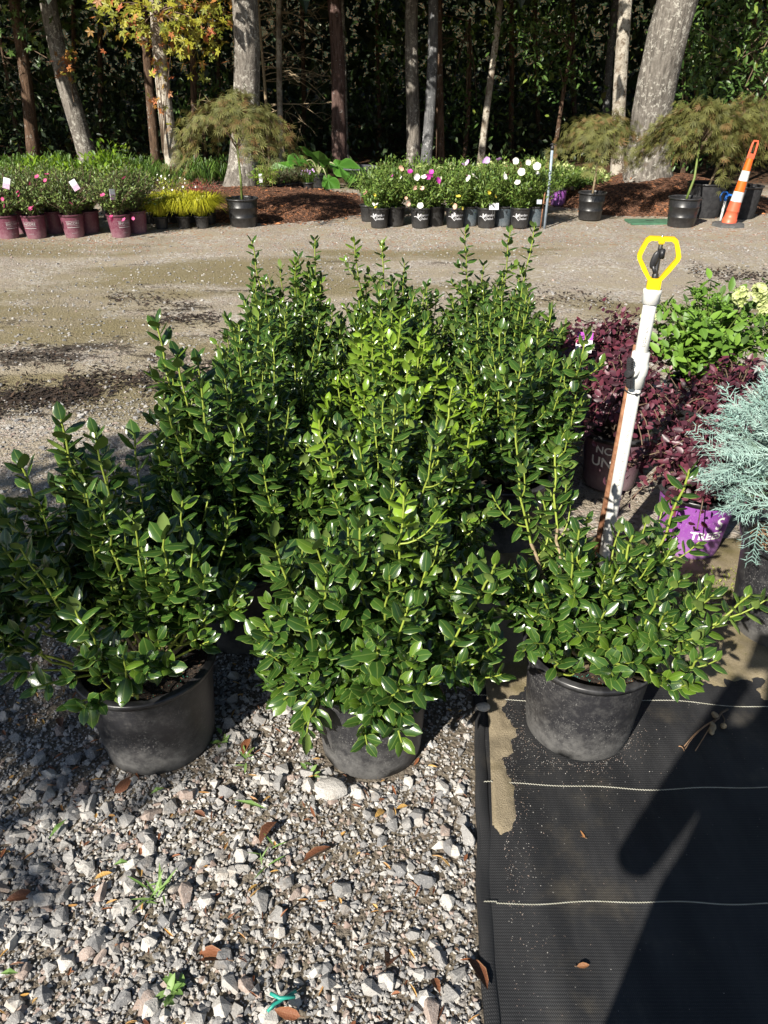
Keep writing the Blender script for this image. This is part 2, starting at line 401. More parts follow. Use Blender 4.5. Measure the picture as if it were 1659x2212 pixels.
def scatter(n, x0, x1, y0, y1, smin, smax, power, dens=None):
    for _ in range(n):
        y = random.uniform(y0, y1); hw = 0.64 * y * 0.9 + 0.55
        x = random.uniform(max(x0, -hw), min(x1, hw)); s = smin + (smax - smin) * random.random() ** power
        if dens and random.random() > dens(x, y): continue
        if stone_ok(x, y, s): cand.append((x, y, s))
clump = lambda x, y: 0.35 + 0.65 * max(0, min(1, 0.5 + 0.9 * math.sin(x * 5.2 + 1.3 * math.sin(y * 4.1)) * math.cos(y * 6.3 + x)))
front = lambda x, y: clump(x, y) * (1.0 if y < 1.35 else 0.55)
scatter(1900, -1.3, 0.3, 0.60, 1.75, 0.020, 0.058, 1.9, front)
scatter(14000, -1.4, 0.3, 0.60, 1.9, 0.010, 0.024, 1.3, front)
scatter(24000, -1.5, 0.3, 0.60, 2.2, 0.005, 0.011, 1.2)
scatter(700, -2.4, -0.3, 1.9, 4.2, 0.012, 0.045, 2.6)
scatter(7000, -2.6, -0.2, 2.0, 4.0, 0.006, 0.014, 1.3)
scatter(9000, -6.0, 6.5, 3.6, 10.2, 0.012, 0.036, 2.2, lambda x, y: 0.3 + 0.7 * (math.sin(x * 1.1 + y * 0.4) * math.sin(y * 1.9 + 0.5 * math.sin(x)) > -0.15))
scatter(900, 0.3, 2.4, 2.2, 4.2, 0.008, 0.02, 1.6)
cand.sort(key=lambda c: -c[2] / math.sqrt(c[0] ** 2 + c[1] ** 2 + CAMH ** 2))
def chip_frame(n):
    a = rng.uniform(0, 6.283, n); tl = rng.normal(0, 0.28, (n, 2))
    Nn = unit(np.stack([tl[:, 0], tl[:, 1], np.ones(n)], 1)); D = np.stack([np.cos(a), np.sin(a), np.zeros(n)], 1)
    return frames(D, Nn)
NB = 300
var = []
for i in range(24):
    t = big_t[i % 10]; C = np.zeros((len(t[0]), 4)); C[:, 2] = rng.uniform(0, 1); C[:, 3] = 0.8 if rng.random() < 0.09 else 0.0
    mb = MB(); mb.arr(t[0], t[1], None, C); var.append(mb.mesh('stone', M['stone']))
X, D, Nn = chip_frame(NB)
for i in range(NB):
    x, y, s = cand[i]; o = link('stone', var[i % 24], ground); s *= 1.05
    Mx = Matrix([[X[i][r] * s, D[i][r] * s, Nn[i][r] * s, 0] for r in range(3)] + [[0, 0, 0, 1]])
    Mx.translation = (x, y, gh(x, y) + s * 0.12); o.matrix_basis = Mx
rest = cand[NB:]; mb = MB()
arr = np.array(rest); tid = rng.integers(0, 8, len(rest))
for t in range(8):
    sel = arr[tid == t]; n = len(sel); X, D, Nn = chip_frame(n)
    zz = np.array([gh(x, y) for x, y in sel[:, :2]])
    P_ = np.stack([sel[:, 0], sel[:, 1], zz + sel[:, 2] * 0.08 + rng.uniform(0, 0.004, n) * (sel[:, 2] < 0.02)], 1)
    tt = big_t[t] if t < 2 else small_t[t]
    instance(mb, tt, P_, X, D, Nn, sel[:, 2] * 1.1, rng.uniform(0, 1, n) ** 1.1 * np.where(sel[:, 1] > 3.3, 0.6, 1.0), (rng.random(n) < 0.10) * 0.9)
tag(mb.build('gravel', M['stone'], ground), kind='stuff')

# ------------------------------------------------------------------ woven weed mat with its folded edge, threads, sand
def mat_mat():
    k = NT('woven_mat'); p = k.pos(); xyz = k.n('SeparateXYZ', i_0=p); x, y = xyz.outputs[0], xyz.outputs[1]
    wx = k.math('SINE', k.math('MULTIPLY', x, 1500.0)); wy = k.math('SINE', k.math('MULTIPLY', y, 900.0))
    wv = k.math('ADD', k.math('MULTIPLY', wx, wy), k.math('MULTIPLY', wy, 0.5))
    n = k.noise(k.scale(p, (1.0, 0.25, 1)), 7, 5, 0.65); nf = k.noise(p, 90, 3)
    col = k.mix(k.ramp(n, 0.35, 0.75), (0.0105, 0.011, 0.0125), (0.034, 0.034, 0.035))
    col = k.mix(k.math('MULTIPLY', k.ramp(wv, 0.3, 1.3), 0.35), col, (0.075, 0.075, 0.078))
    spk = k.math('MULTIPLY', k.ramp(k.noise(p, 420, 2), 0.72, 0.77), k.ramp(k.noise(p, 6, 3), 0.4, 0.65))
    col = k.mix(k.math('MULTIPLY', spk, 0.7), col, (0.42, 0.38, 0.30))
    col = k.mix(k.math('MULTIPLY', k.ramp(k.noise(p, 3.1, 6, 0.7), 0.52, 0.75), 0.28), col, (0.16, 0.135, 0.095))
    k.P(Base_Color=col, Roughness=0.62, Specular_IOR_Level=0.35); k.bump(k.math('ADD', wv, k.math('MULTIPLY', nf, 0.6)), 0.4, 0.0012)
    return k.m
M['mat'] = mat_mat()
def mz(x, y): return 0.007 + 0.0022 * math.sin(x * 9 + math.sin(y * 4)) + 0.002 * math.sin(x * 3.1 - y * 5.3) + 0.0015 * math.sin(y * 17 + x * 2)
weed_mat = tag(empty('weed_mat', (0, 0, 0)), 'black woven weed mat with pale stitch lines lying beside the gravel', 'weed mat')
mb = MB(); nxm, nym = 70, 90; V = []
for j in range(nym + 1):
    y = 0.05 + (2.35 - 0.05) * j / nym; e = mat_edge_x(y)
    for i in range(nxm + 1):
        f = i / nxm; x = e + (3.0 - e) * f ** 1.3
        V.append((x, y, mz(x, y) - 0.02 * max(0, (y - 2.2) / 0.15)))
mb.arr(V, Q=[(j * (nxm + 1) + i, j * (nxm + 1) + i + 1, (j + 1) * (nxm + 1) + i + 1, (j + 1) * (nxm + 1) + i) for j in range(nym) for i in range(nxm)])
mb.build('fabric', M['mat'], weed_mat, smooth=True)
# folded-over edge: a raised double strip with a rounded lip
V = []; prof = [(-0.006, 0.000), (-0.008, 0.006), (-0.004, 0.012), (0.004, 0.0145), (0.013, 0.0140), (0.021, 0.0125), (0.024, 0.0095), (0.0235, 0.004)]
for j in range(nym + 1):
    y = 0.05 + (2.05 - 0.05) * j / nym; e = mat_edge_x(y) + 0.003 * math.sin(y * 23) * math.sin(y * 7)
    wd = 1.0 + 0.12 * math.sin(y * 6 + 1) + 0.25 * max(0, 1.2 - y)
    for a, b in prof: V.append((e + a * (wd if a > 0 else 1), y, b + 0.002 * math.sin(y * 15 + a * 90)))
m_ = len(prof); mb = MB(); mb.arr(V, Q=[(j * m_ + i, (j + 1) * m_ + i, (j + 1) * m_ + i + 1, j * m_ + i + 1) for j in range(nym) for i in range(m_ - 1)])
mb.build('folded_edge', M['mat'], weed_mat, smooth=True)
M['thread'] = pmat('pale_thread', (0.50, 0.49, 0.42), (0.36, 0.35, 0.28), 60, 0.8)
for (v0, v1, uw) in [(1504, 1523, 1380), (1695, 1703, 1060), (1950, 1948, 1045)]:
    pts = []; n = 330
    for i in range(n + 1):
        f = i / n; u = (1045 if v0 != 1504 else 1020) + (2000 - 1045) * f
        v = v0 + (v1 - v0) * (u - 1045) / 614 + 3.5 * math.sin(u * 0.011 + v0) + 2 * math.sin(u * 0.03 + v0 * 2)
        q = PZ(u, v, 0.01); x, y = q[0], q[1] + (0.0012 if i % 2 else -0.0012)
        zz = mz(x, y) + 0.0016
        if x < mat_edge_x(y) + 0.036: zz = 0.0175
        pts.append((x, y, zz))
    V, F = tube(pts, 0.0010, 4); mb = MB(); mb.add(V, F); mb.build('stitch_thread', M['thread'], weed_mat)
# sand washed over the mat: a thin heightfield that only rises through the fabric where it has gathered
def vn(x, y, s=1.0):
    from mathutils import noise as N_
    return N_.fractal(Vector((x * s, y * s, 3.7)), 0.9, 2.2, 5)
def sand_mask(x, y):
    e = mat_edge_x(y) + 0.035
    a = 1.0 - abs(x - (e + 0.02)) / (0.042 + 0.09 * max(0, min(0.35, y - 1.3)))     # strip along the fold
    a -= 2.5 * max(0.0, min(1.0, (1.22 - y) / 0.15)) + 0.25
    b = min(1.0, max(-1.0, (y - (1.70 + 0.10 * math.sin(x * 3.0) - 0.16 * (1 - min(1, abs(x - 0.40) / 0.2)))) / 0.16))   # broad sheet towards the back
    c = max(a, b) + 0.75 * vn(x, y, 7) + 0.35 * vn(x + 5, y, 24)
    return c
def sand_mat():
    k = NT('washed_sand'); p = k.pos()
    c = k.mix(k.noise(p, 330, 3, 0.7), (0.12, 0.092, 0.05), (0.44, 0.37, 0.26)); c = k.mix(k.ramp(k.noise(p, 5, 5), 0.4, 0.7), c, (0.15, 0.125, 0.055))
    c = k.mix(k.math('MULTIPLY', k.ramp(k.noise(p, 3, 3), 0.52, 0.62), 0.4), c, (0.045, 0.04, 0.03))
    k.P(Base_Color=c, Roughness=0.95, Specular_IOR_Level=0.2); k.bump(k.noise(p, 260, 4, 0.7), 0.8, 0.006); return k.m
M['sand'] = sand_mat()
mb = MB(); V = []; nxs, nys = 230, 200
for j in range(nys + 1):
    y = 0.9 + 1.62 * j / nys
    for i in range(nxs + 1):
        f = i / nxs; x = mat_edge_x(y) + 0.033 + 1.77 * f ** 1.25; c = sand_mask(x, y)
        h = max(-1.0, min(1.0, c * 1.6)); z = mz(x, y) + (0.006 * h if h > 0 else 0.012 * h) + 0.0006 * vn(x, y, 60)
        if x < mat_edge_x(y) + 0.038: z = min(z, 0.012)
        V.append((x, y, z))
mb.arr(V, Q=[(j * (nxs + 1) + i, j * (nxs + 1) + i + 1, (j + 1) * (nxs + 1) + i + 1, (j + 1) * (nxs + 1) + i) for j in range(nys) for i in range(nxs)])
tag(mb.build('sand', M['sand'], smooth=True), 'tan sand washed over the edge of the weed mat', 'sand', kind='stuff')
# loose grains spilling from the sand over the fabric
gx = []; rg = random.Random(9)
while len(gx) < 3200:
    y = 0.6 + 1.5 * rg.random() ** 0.5; x = mat_edge_x(y) + 0.06 + (rg.expovariate(1 / 0.045) if rg.random() < 0.75 else rg.uniform(0, 1.3))
    if rg.random() < 0.15: a_ = rg.uniform(3.3, 6.1); r_ = 0.155 + rg.expovariate(1 / 0.03); x, y = 0.55 + r_ * math.cos(a_), 1.545 + r_ * math.sin(a_)
    if sand_mask(x, y) > -1.5 or rg.random() < 0.08: gx.append((x, y, mz(x, y) + 0.001))
mb = MB(); n = len(gx); X, D, Nn = chip_frame(n)
instance(mb, small_t[2], np.array(gx), X, D, Nn, rng.uniform(0.001, 0.0034, n), rng.uniform(0, 1, n), (rng.random(n) < 0.5) * 1.0)
tag(mb.build('sand_grains', M['stone']), 'loose sand grains sprinkled over the black weed mat', 'sand', kind='stuff')
# ------------------------------------------------------------------ pots
def make_pot(parent, rt, rb, h, mat='pot', rim='rim', rings=0, seg=48, scallop=0.0, soil=0.045, lip=0.013, pellets=0, seed=0):
    R = random.Random(seed); ph = R.uniform(0, 6)
    def fn(r, z, a):
        if z < 0.004 and scallop: return r, z + scallop * max(0.0, math.sin(a * 9 + ph) * 0.6 + math.sin(a * 4 + ph * 2) * 0.6)
        return r, z
    pr = [(rb - 0.004, 0.0), (rb, 0.006)]
    nz = 7
    for i in range(1, nz): pr.append((rb + (rt - rb) * i / nz, h * 0.97 * i / nz))
    if rings:
        pr = [(rb - 0.004, 0.0), (rb, 0.006)]
        for i in range(1, rings + 1):
            z = h * 0.9 * i / (rings + 0.6); r = rb + (rt - rb) * z / h
            pr += [(r - 0.001, z - 0.012), (r + 0.006, z - 0.006), (r + 0.006, z + 0.006), (r + 0.001, z + 0.012)]
    pr += [(rt - 0.002, h * 0.965), (rt - 0.003, h - 0.004), (rt - 0.008, h - 0.006), (rt - 0.010, h - soil - 0.02), (0.02, h - soil - 0.03)]
    V, F = lathe(pr, seg, True, fn); mb = MB(); mb.add(V, F); pot = mb.build('pot', M[mat], parent, smooth=True, lc=False)
    lp = [(rt - 0.006, h - 0.022), (rt + lip * 0.55, h - 0.022), (rt + lip * 0.6, h - 0.014), (rt + lip, h - 0.012), (rt + lip, h - 0.004), (rt + lip * 0.7, h), (rt + lip * 0.3, h - 0.0015), (rt - 0.002, h + 0.0015), (rt - 0.007, h - 0.001), (rt - 0.009, h - 0.012)]
    V, F = lathe(lp, seg); mb = MB(); mb.add(V, F); mb.build('rim', M[rim], pot, smooth=True, lc=False)
    rs = rt - 0.008; V = []; F = []; nr, ns = 7, 28
    V.append((0, 0, h - soil + 0.006))
    for i in range(1, nr + 1):
        for kq in range(ns):
            a = 2 * math.pi * kq / ns; r = rs * i / nr
            V.append((r * math.cos(a), r * math.sin(a), h - soil + R.uniform(-0.006, 0.006) + 0.006 * (1 - i / nr)))
    for kq in range(ns): F.append((0, 1 + kq, 1 + (kq + 1) % ns))
    for i in range(nr - 1):
        for kq in range(ns):
            F.append((1 + i * ns + kq, 1 + (i + 1) * ns + kq, 1 + (i + 1) * ns + (kq + 1) % ns, 1 + i * ns + (kq + 1) % ns))
    mb = MB(); mb.add(V, F); so = mb.build('soil', M['soil'], parent, lc=False)
    if pellets:
        mb = MB(); n = pellets; a = rng.uniform(0, 6.28, n); r = rs * 0.94 * np.sqrt(rng.uniform(0.1, 1, n))
        P_ = np.stack([r * np.cos(a), r * np.sin(a), np.full(n, h - soil + 0.007)], 1); X, D, Nn = chip_frame(n)
        instance(mb, small_t[0], P_, X, D, Nn, rng.uniform(0.003, 0.0045, n), rng.uniform(0, 1, n), np.zeros(n))
        tag(mb.build('fertilizer_pellets', M['pellet'], so), kind='stuff')
        mb = MB(); n = pellets; a = rng.uniform(0, 6.28, n); r = rs * 0.95 * np.sqrt(rng.uniform(0, 1, n))
        P_ = np.stack([r * np.cos(a), r * np.sin(a), np.full(n, h - soil + 0.006)], 1); X, D, Nn = chip_frame(n)
        instance(mb, small_t[1], P_, X, D, Nn, np.stack([rng.uniform(0.004, 0.009, n), rng.uniform(0.006, 0.02, n), rng.uniform(0.003, 0.007, n)], 1), rng.uniform(0, 1, n), np.zeros(n))
        tag(mb.build('bark_bits', M['bark_bit'], so), kind='stuff')
    return pot
M['bark_bit'] = leafmat('bark_bit', (0.03, 0.02, 0.012), (0.13, 0.075, 0.04), rough=0.9, trans=0)

# ------------------------------------------------------------------ hollies
LEAF_T = [holly_leaf_template(0.60, 0.06, 0.10), holly_leaf_template(0.56, 0.09, 0.18, 0.12), holly_leaf_template(0.64, 0.04, 0.05, -0.1), holly_leaf_template(0.58, 0.07, -0.05, 0.05)]
def bez(a, b, c, n):
    t = np.linspace(0, 1, n)[:, None]; return (1 - t) ** 2 * a + 2 * t * (1 - t) * b + t * t * c
LEAF_VAR = {}
def leaf_var(ti, rb, lb):
    key = (ti, rb, lb)
    if key not in LEAF_VAR:
        t = LEAF_T[ti]; C = np.zeros((len(t[0]), 4)); C[:, :2] = t[3]; C[:, 2] = (rb + 0.5) / 5; C[:, 3] = lb / 3
        mb = MB(); mb.arr(t[0], t[1], t[2], C); LEAF_VAR[key] = mb.mesh('leaf', M['holly'], smooth=True)
    return LEAF_VAR[key]
def holly(loc, height, spread, seed, label, n_stems=26, lime=0.06, lean=(0, 0), tips=(), skirt=10, leaf=0.047, group=None, rt=0.168, rb=0.147, ph=0.295, pellets=0, nparts=300, woody=0, skirt_dir=None, lime_list=(), lime_len=0.45, droopy=False, droops=(), clear=0.05):
    g = np.random.default_rng(seed); H0 = ph - 0.045
    root = tag(empty('potted_holly', loc), label, 'holly', group)
    make_pot(root, rt, rb, ph, scallop=0.014, pellets=pellets, seed=seed)
    paths = []      # (points, r0, r1, lime, leaf_from)
    lean = np.array([lean[0], lean[1], 0.0])
    def stem(az, rr, top, lm, main=True):
        d = np.array([math.cos(az), math.sin(az), 0])
        s = d * 0.03 * rr + np.array([g.normal(0, 0.012), g.normal(0, 0.012), H0])
        e = d * rr * spread + np.array([0, 0, top]) + lean * (top - H0)
        c = s + (e - s) * np.array([0.75, 0.75, 0.30]) + g.normal(0, 0.02, 3)
        p = bez(s, c, e, 14); p[1:-1] += g.normal(0, 0.004, (12, 3)); return p
    for i in range(n_stems):
        rr = math.sqrt((i + 0.5) / n_stems); az = i * 2.39996 + g.normal(0, 0.25)
        top = H0 + (height - H0) * (1.0 - 0.52 * rr ** 2.2) * g.uniform(0.80, 1.03)
        paths.append((stem(az, rr * g.uniform(0.85, 1.08), top, 0), 0.0042, 0.0024, 1 if g.random() < lime or i in lime_list else 0, 0.12))
    for (dx, dy, z, lm) in tips:
        s = np.array([dx * 0.08, dy * 0.08, H0]); e = np.array([dx, dy, z]); c = s + (e - s) * np.array([0.8, 0.8, 0.35])
        p = bez(s, c, e, 16); p[1:-1] += g.normal(0, 0.003, (14, 3)); paths.append((p, 0.0048, 0.0028, lm, 0.2))
    for i in range(skirt):
        az = (i / skirt) * 6.283 + g.normal(0, 0.2) if skirt_dir is None else skirt_dir + g.normal(0, 0.9)
        d = np.array([math.cos(az), math.sin(az), 0]); rr = g.uniform(0.62, 0.98) * spread
        s = d * 0.03 + np.array([0, 0, H0 + 0.01]); e = d * rr + np.array([0, 0, H0 + (g.uniform(0.06, 0.17) if droopy else g.uniform(clear + 0.08, clear + 0.17))])
        c = d * rr * 0.55 + np.array([0, 0, H0 + g.uniform(0.1, 0.2)]); paths.append((bez(s, c, e, 12), 0.0038, 0.0022, 0, 0.25))
    for (dx, dy, z) in droops:
        s = np.array([dx * 0.1, dy * 0.1, H0]); e = np.array([dx, dy, z]); paths.append((bez(s, np.array([dx * 0.9, dy * 0.9, H0 + 0.10]), e, 12), 0.0038, 0.0022, 0, 0.3))
    twigs = []
    for (p, r0, r1, lm, lf) in paths:
        L = np.linalg.norm(np.diff(p, axis=0), axis=1).sum(); nt = int(L / 0.085) + g.integers(0, 2)
        for q in range(nt):
            t = g.uniform(0.22, 0.86); i = int(t * (len(p) - 1)); tg = unit(p[min(i + 1, len(p) - 1)] - p[max(i - 1, 0)])
            a = g.uniform(0, 6.283); sd_ = np.array([math.cos(a), math.sin(a), 0.0]) + 0.7 * unit(p[i] * np.array([1, 1, 0]) + 1e-6)
            ln = g.uniform(0.06, 0.15) * (1.15 - 0.5 * t); s = p[i]; e = s + unit(sd_ * 0.9 + tg * 0.9) * ln + np.array([0, 0, 0.25 * ln])
            c = s + unit(sd_ + 0.2 * tg) * ln * 0.5
            if not droopy and e[2] < ph + 0.02 + clear * (e[1] < 0.04) and math.hypot(e[0], e[1]) > rt - 0.07 - clear: continue
            twigs.append((bez(s, c, e, 6), 0.0026, 0.0018, 1 if lm and t > 0.6 else 0, 0.12))
    # branches
    mb = MB(); mw = MB()
    for k, (p, r0, r1, lm, lf) in enumerate(paths + twigs):
        n = len(p); rad = np.linspace(r0, r1, n); wood = int(n * 0.4) if k < len(paths) else 0
        if woody and k < len(paths): wood = int(n * g.uniform(0.4, 0.75))
        V, F = tube(p[max(0, wood - 1):], rad[max(0, wood - 1):], 5, False); mb.add(V, F, (0.5, 0.5, g.uniform(0, 1), 0))
        if wood > 1: V, F = tube(p[:wood], rad[:wood] * 1.3, 5, False); mw.add(V, F)
    mb.build('green_branches', M['holly_stem'], root, smooth=True)
    if mw.n: mw.build('woody_branches', M['wood_stem'], root, smooth=True, lc=False)
    # leaves
    Ps = []; Ds = []; Ns = []; Ss = []; Lm = []
    for k, (p, r0, r1, lm, lf) in enumerate(paths + twigs):
        seg = np.linalg.norm(np.diff(p, axis=0), axis=1); cum = np.concatenate([[0], np.cumsum(seg)]); L = cum[-1]
        s = L * lf; a = g.uniform(0, 6.283); sp = 0.0145 if k < len(paths) else 0.0130
        while s < L:
            t = s / L; i = min(np.searchsorted(cum, s, 'right') - 1, len(p) - 2); f = (s - cum[i]) / (seg[i] + 1e-9)
            q = p[i] + (p[i + 1] - p[i]) * f; tg = unit(p[i + 1] - p[i])
            a += 2.4 + g.normal(0, 0.25)
            u = unit(np.cross(tg, [0.3, 0.8, 0.1])); wv = np.cross(tg, u); rad = math.cos(a) * u + math.sin(a) * wv
            near_tip = max(0.0, (s - (L - 0.065)) / 0.065)
            ang = math.radians(g.normal(62, 10) - 36 * near_tip); d = math.cos(ang) * tg + math.sin(ang) * rad
            d = unit(d + np.array([0, 0, g.normal(0.0, 0.10)]))
            n0 = tg * 1.0 + np.array([0, 0, 0.55]) + g.normal(0, 0.16, 3)
            sz = leaf * g.uniform(0.78, 1.15) * (1 - 0.22 * near_tip) * (0.9 if k >= len(paths) else 1.0)
            Ps.append(q); Ds.append(d); Ns.append(n0); Ss.append(sz)
            lmv = 0.0
            if lm: lmv = max(0.0, min(1.0, (t - lime_len) / 0.25)) * g.uniform(0.6, 1.0)
            elif near_tip > 0.3 and g.random() < 0.35: lmv = g.uniform(0.05, 0.35)
            Lm.append(lmv)
            s += sp * g.uniform(0.8, 1.25) * (1 - 0.45 * near_tip)
    Pn = np.array(Ps); Dn = np.array(Ds); Nn = np.array(Ns); Sn = np.array(Ss); Ln = np.array(Lm)
    keep = Pn[:, 2] > 0.03
    inside = (np.hypot(Pn[:, 0], Pn[:, 1]) < rt + 0.01) & (Pn[:, 2] < H0 + 0.012)
    if not droopy: keep &= ~((Pn[:, 2] < ph + 0.012 + clear * (Pn[:, 1] < 0.04)) & (np.hypot(Pn[:, 0], Pn[:, 1]) > rt - 0.06 - clear * (Pn[:, 1] < 0.04)))
    keep &= ~inside; Pn, Dn, Nn, Sn, Ln = Pn[keep], Dn[keep], Nn[keep], Sn[keep], Ln[keep]
    X, D, N = frames(Dn, Nn); n = len(Pn)
    tid = g.integers(0, 4, n); rb_ = g.random(n)
    Wp = Pn + np.array(loc); score = np.linalg.norm(Wp - CAMP, axis=1) - 0.35 * Pn[:, 2] * (1 if loc[1] < 1.8 else 2.2) - 0.8 * Sn
    order = np.argsort(score); part = np.zeros(n, bool); part[order[:nparts]] = True
    for i in np.where(part)[0]:
        o = link('leaf', leaf_var(int(tid[i]), int(rb_[i] * 5), int(round(Ln[i] * 3))), root); s = float(Sn[i])
        o.matrix_basis = Matrix([[X[i][r] * s, D[i][r] * s, N[i][r] * s, Pn[i][r]] for r in range(3)] + [[0, 0, 0, 1]])
    mb = MB()
    for t in range(4):
        m = (~part) & (tid == t); instance(mb, LEAF_T[t], Pn[m], X[m], D[m], N[m], Sn[m], rb_[m], Ln[m])
    tag(mb.build('foliage', M['holly'], root, smooth=True), kind='stuff')
    return root
HG = 'hollies standing close together behind the front row'
holly((-0.635, 1.50, 0.0), 0.90, 0.37, 1, 'wide holly in black pot on gravel, its left side in tree shade', n_stems=27, lean=(-0.12, 0.10), skirt=12, leaf=0.059, lime=0.0, pellets=220, clear=0.12, rt=0.175, rb=0.150,
      tips=[(-0.12, 0.10, 0.93, 0), (-0.20, 0.02, 0.86, 0), (-0.40, -0.02, 0.70, 0), (0.0, -0.05, 0.80, 0)])
holly((-0.035, 1.475, 0.0), 0.74, 0.33, 2, 'bushy holly on gravel with leaves drooping over the front of its pot', n_stems=28, skirt=17, leaf=0.060, lime=0.0, ph=0.285, rt=0.155, rb=0.138, droopy=True, droops=[(-0.165, -0.13, 0.15), (-0.19, -0.08, 0.24), (0.05, -0.17, 0.31)],
      tips=[(0.08, 0.0, 0.80, 1), (0.30, -0.02, 0.62, 0), (-0.22, -0.03, 0.70, 0), (-0.02, -0.04, 0.74, 0)], lean=(0.02, 0.0), lime_len=0.6)
holly((0.56, 1.545, 0.0), 0.64, 0.33, 3, 'low open holly in black pot standing alone on the black weed mat', n_stems=24, skirt=10, leaf=0.053, lime=0.0, pellets=320, woody=1,
      tips=[(0.17, 0.03, 0.81, 0), (0.03, -0.06, 0.68, 0), (-0.22, 0.22, 0.84, 0), (-0.12, 0.18, 0.80, 0), (0.36, -0.05, 0.50, 0), (-0.08, 0.0, 0.66, 0)], lean=(0.03, 0.05))
holly((-0.47, 1.98, 0.0), 0.94, 0.31, 4, 'tall holly with pale upright shoots directly behind the shaded wide holly', n_stems=30, leaf=0.058, lime=0.0,
      tips=[(-0.16, 0.05, 1.03, 0), (-0.10, 0.0, 0.96, 0), (-0.02, -0.1, 0.90, 0)], lean=(-0.04, 0.05))
holly((0.02, 2.0, 0.0), 0.84, 0.33, 5, 'holly with bright lime shoots on one side, behind the drooping holly', n_stems=31, leaf=0.054, lime=0.0, tips=[(0.24, 0.0, 0.74, 1), (0.22, -0.08, 0.66, 1), (-0.2, -0.1, 0.80, 1), (0.18, 0.05, 0.84, 1)], lime_len=0.6)
holly((0.47, 2.56, 0.0), 0.88, 0.30, 6, 'holly behind the low open holly, its black pot speckled with sunlight', n_stems=30, leaf=0.052, lime=0.03, tips=[(0.20, -0.15, 0.88, 0), (-0.03, -0.27, 0.86, 0)])
holly((0.02, 2.55, 0.0), 0.92, 0.31, 7, 'lime green holly crowned with fresh new growth in the middle of the block', n_stems=32, leaf=0.052, lime=0.95, lime_len=0.62)
for (x, y, hh, sd_, lb) in [(-0.46, 2.52, 0.91, 8, 'dark green holly between the pale-shoot holly and the hollies behind it'), (-0.47, 3.06, 0.91, 9, 'dark green holly by the open gravel, one row before the last'), (0.04, 3.08, 0.88, 10, 'dark green holly directly behind the lime green one'), (0.53, 3.10, 0.93, 11, 'dark green holly whose outer shoots reach toward the burgundy shrubs')]:
    holly((x, y, 0), hh, 0.31, sd_, lb, n_stems=29, leaf=0.052, lime=0.06, group=HG)
for (x, y, hh, sd_, tp, lb) in [(-0.44, 3.62, 0.88, 12, [(-0.18, 0.0, 0.96, 0), (0.12, 0.0, 0.97, 0)], 'last-row holly farthest from the burgundy shrubs'), (0.06, 3.62, 0.86, 13, [(-0.2, 0.0, 0.96, 1), (-0.07, 0, 0.95, 1)], 'last-row holly standing between two others'), (0.53, 3.64, 0.88, 14, [(-0.15, 0, 1.0, 0), (0.06, 0.0, 1.0, 0), (0.17, 0, 1.02, 0)], 'last-row holly with tall single shoots, next to the burgundy shrubs')]:
    holly((x, y, 0), hh, 0.30, sd_, lb, n_stems=28, leaf=0.051, lime=0.08, group='hollies in the last row by the drive', tips=tp, lime_len=0.8)
# ------------------------------------------------------------------ generic bush
def add_leaves(root, tmpls, mat, Pn, Dn, Nn, Sn, Ln, g, nparts=0, name='foliage', rnd=None, part_name='leaf', smooth=True):
    n = len(Pn); X, D, N = frames(Dn, Nn); tid = g.integers(0, len(tmpls), n); rb_ = g.random(n) if rnd is None else rnd
    part = np.zeros(n, bool)
    if nparts:
        Wp = Pn + np.array(root.location); part[np.argsort(np.linalg.norm(Wp - CAMP, axis=1) - 1.2 * Pn[:, 2])[:nparts]] = True
        cache = {}
        for i in np.where(part)[0]:
            key = (int(tid[i]), int(rb_[i] * 4))
            if key not in cache:
                t = tmpls[key[0]]; C = np.zeros((len(t[0]), 4)); C[:, :2] = t[3]; C[:, 2] = (key[1] + 0.5) / 4; mb = MB(); mb.arr(t[0], t[1], t[2], C); cache[key] = mb.mesh('leaf', mat, smooth=smooth)
            o = link(part_name, cache[key], root); s = float(Sn[i])
            o.matrix_basis = Matrix([[X[i][r] * s, D[i][r] * s, N[i][r] * s, Pn[i][r]] for r in range(3)] + [[0, 0, 0, 1]])
    mb = MB()
    for t in range(len(tmpls)):
        m = (~part) & (tid == t); instance(mb, tmpls[t], Pn[m], X[m], D[m], N[m], Sn[m], rb_[m], Ln[m])
    return tag(mb.build(name, mat, root, smooth=smooth), kind='stuff')
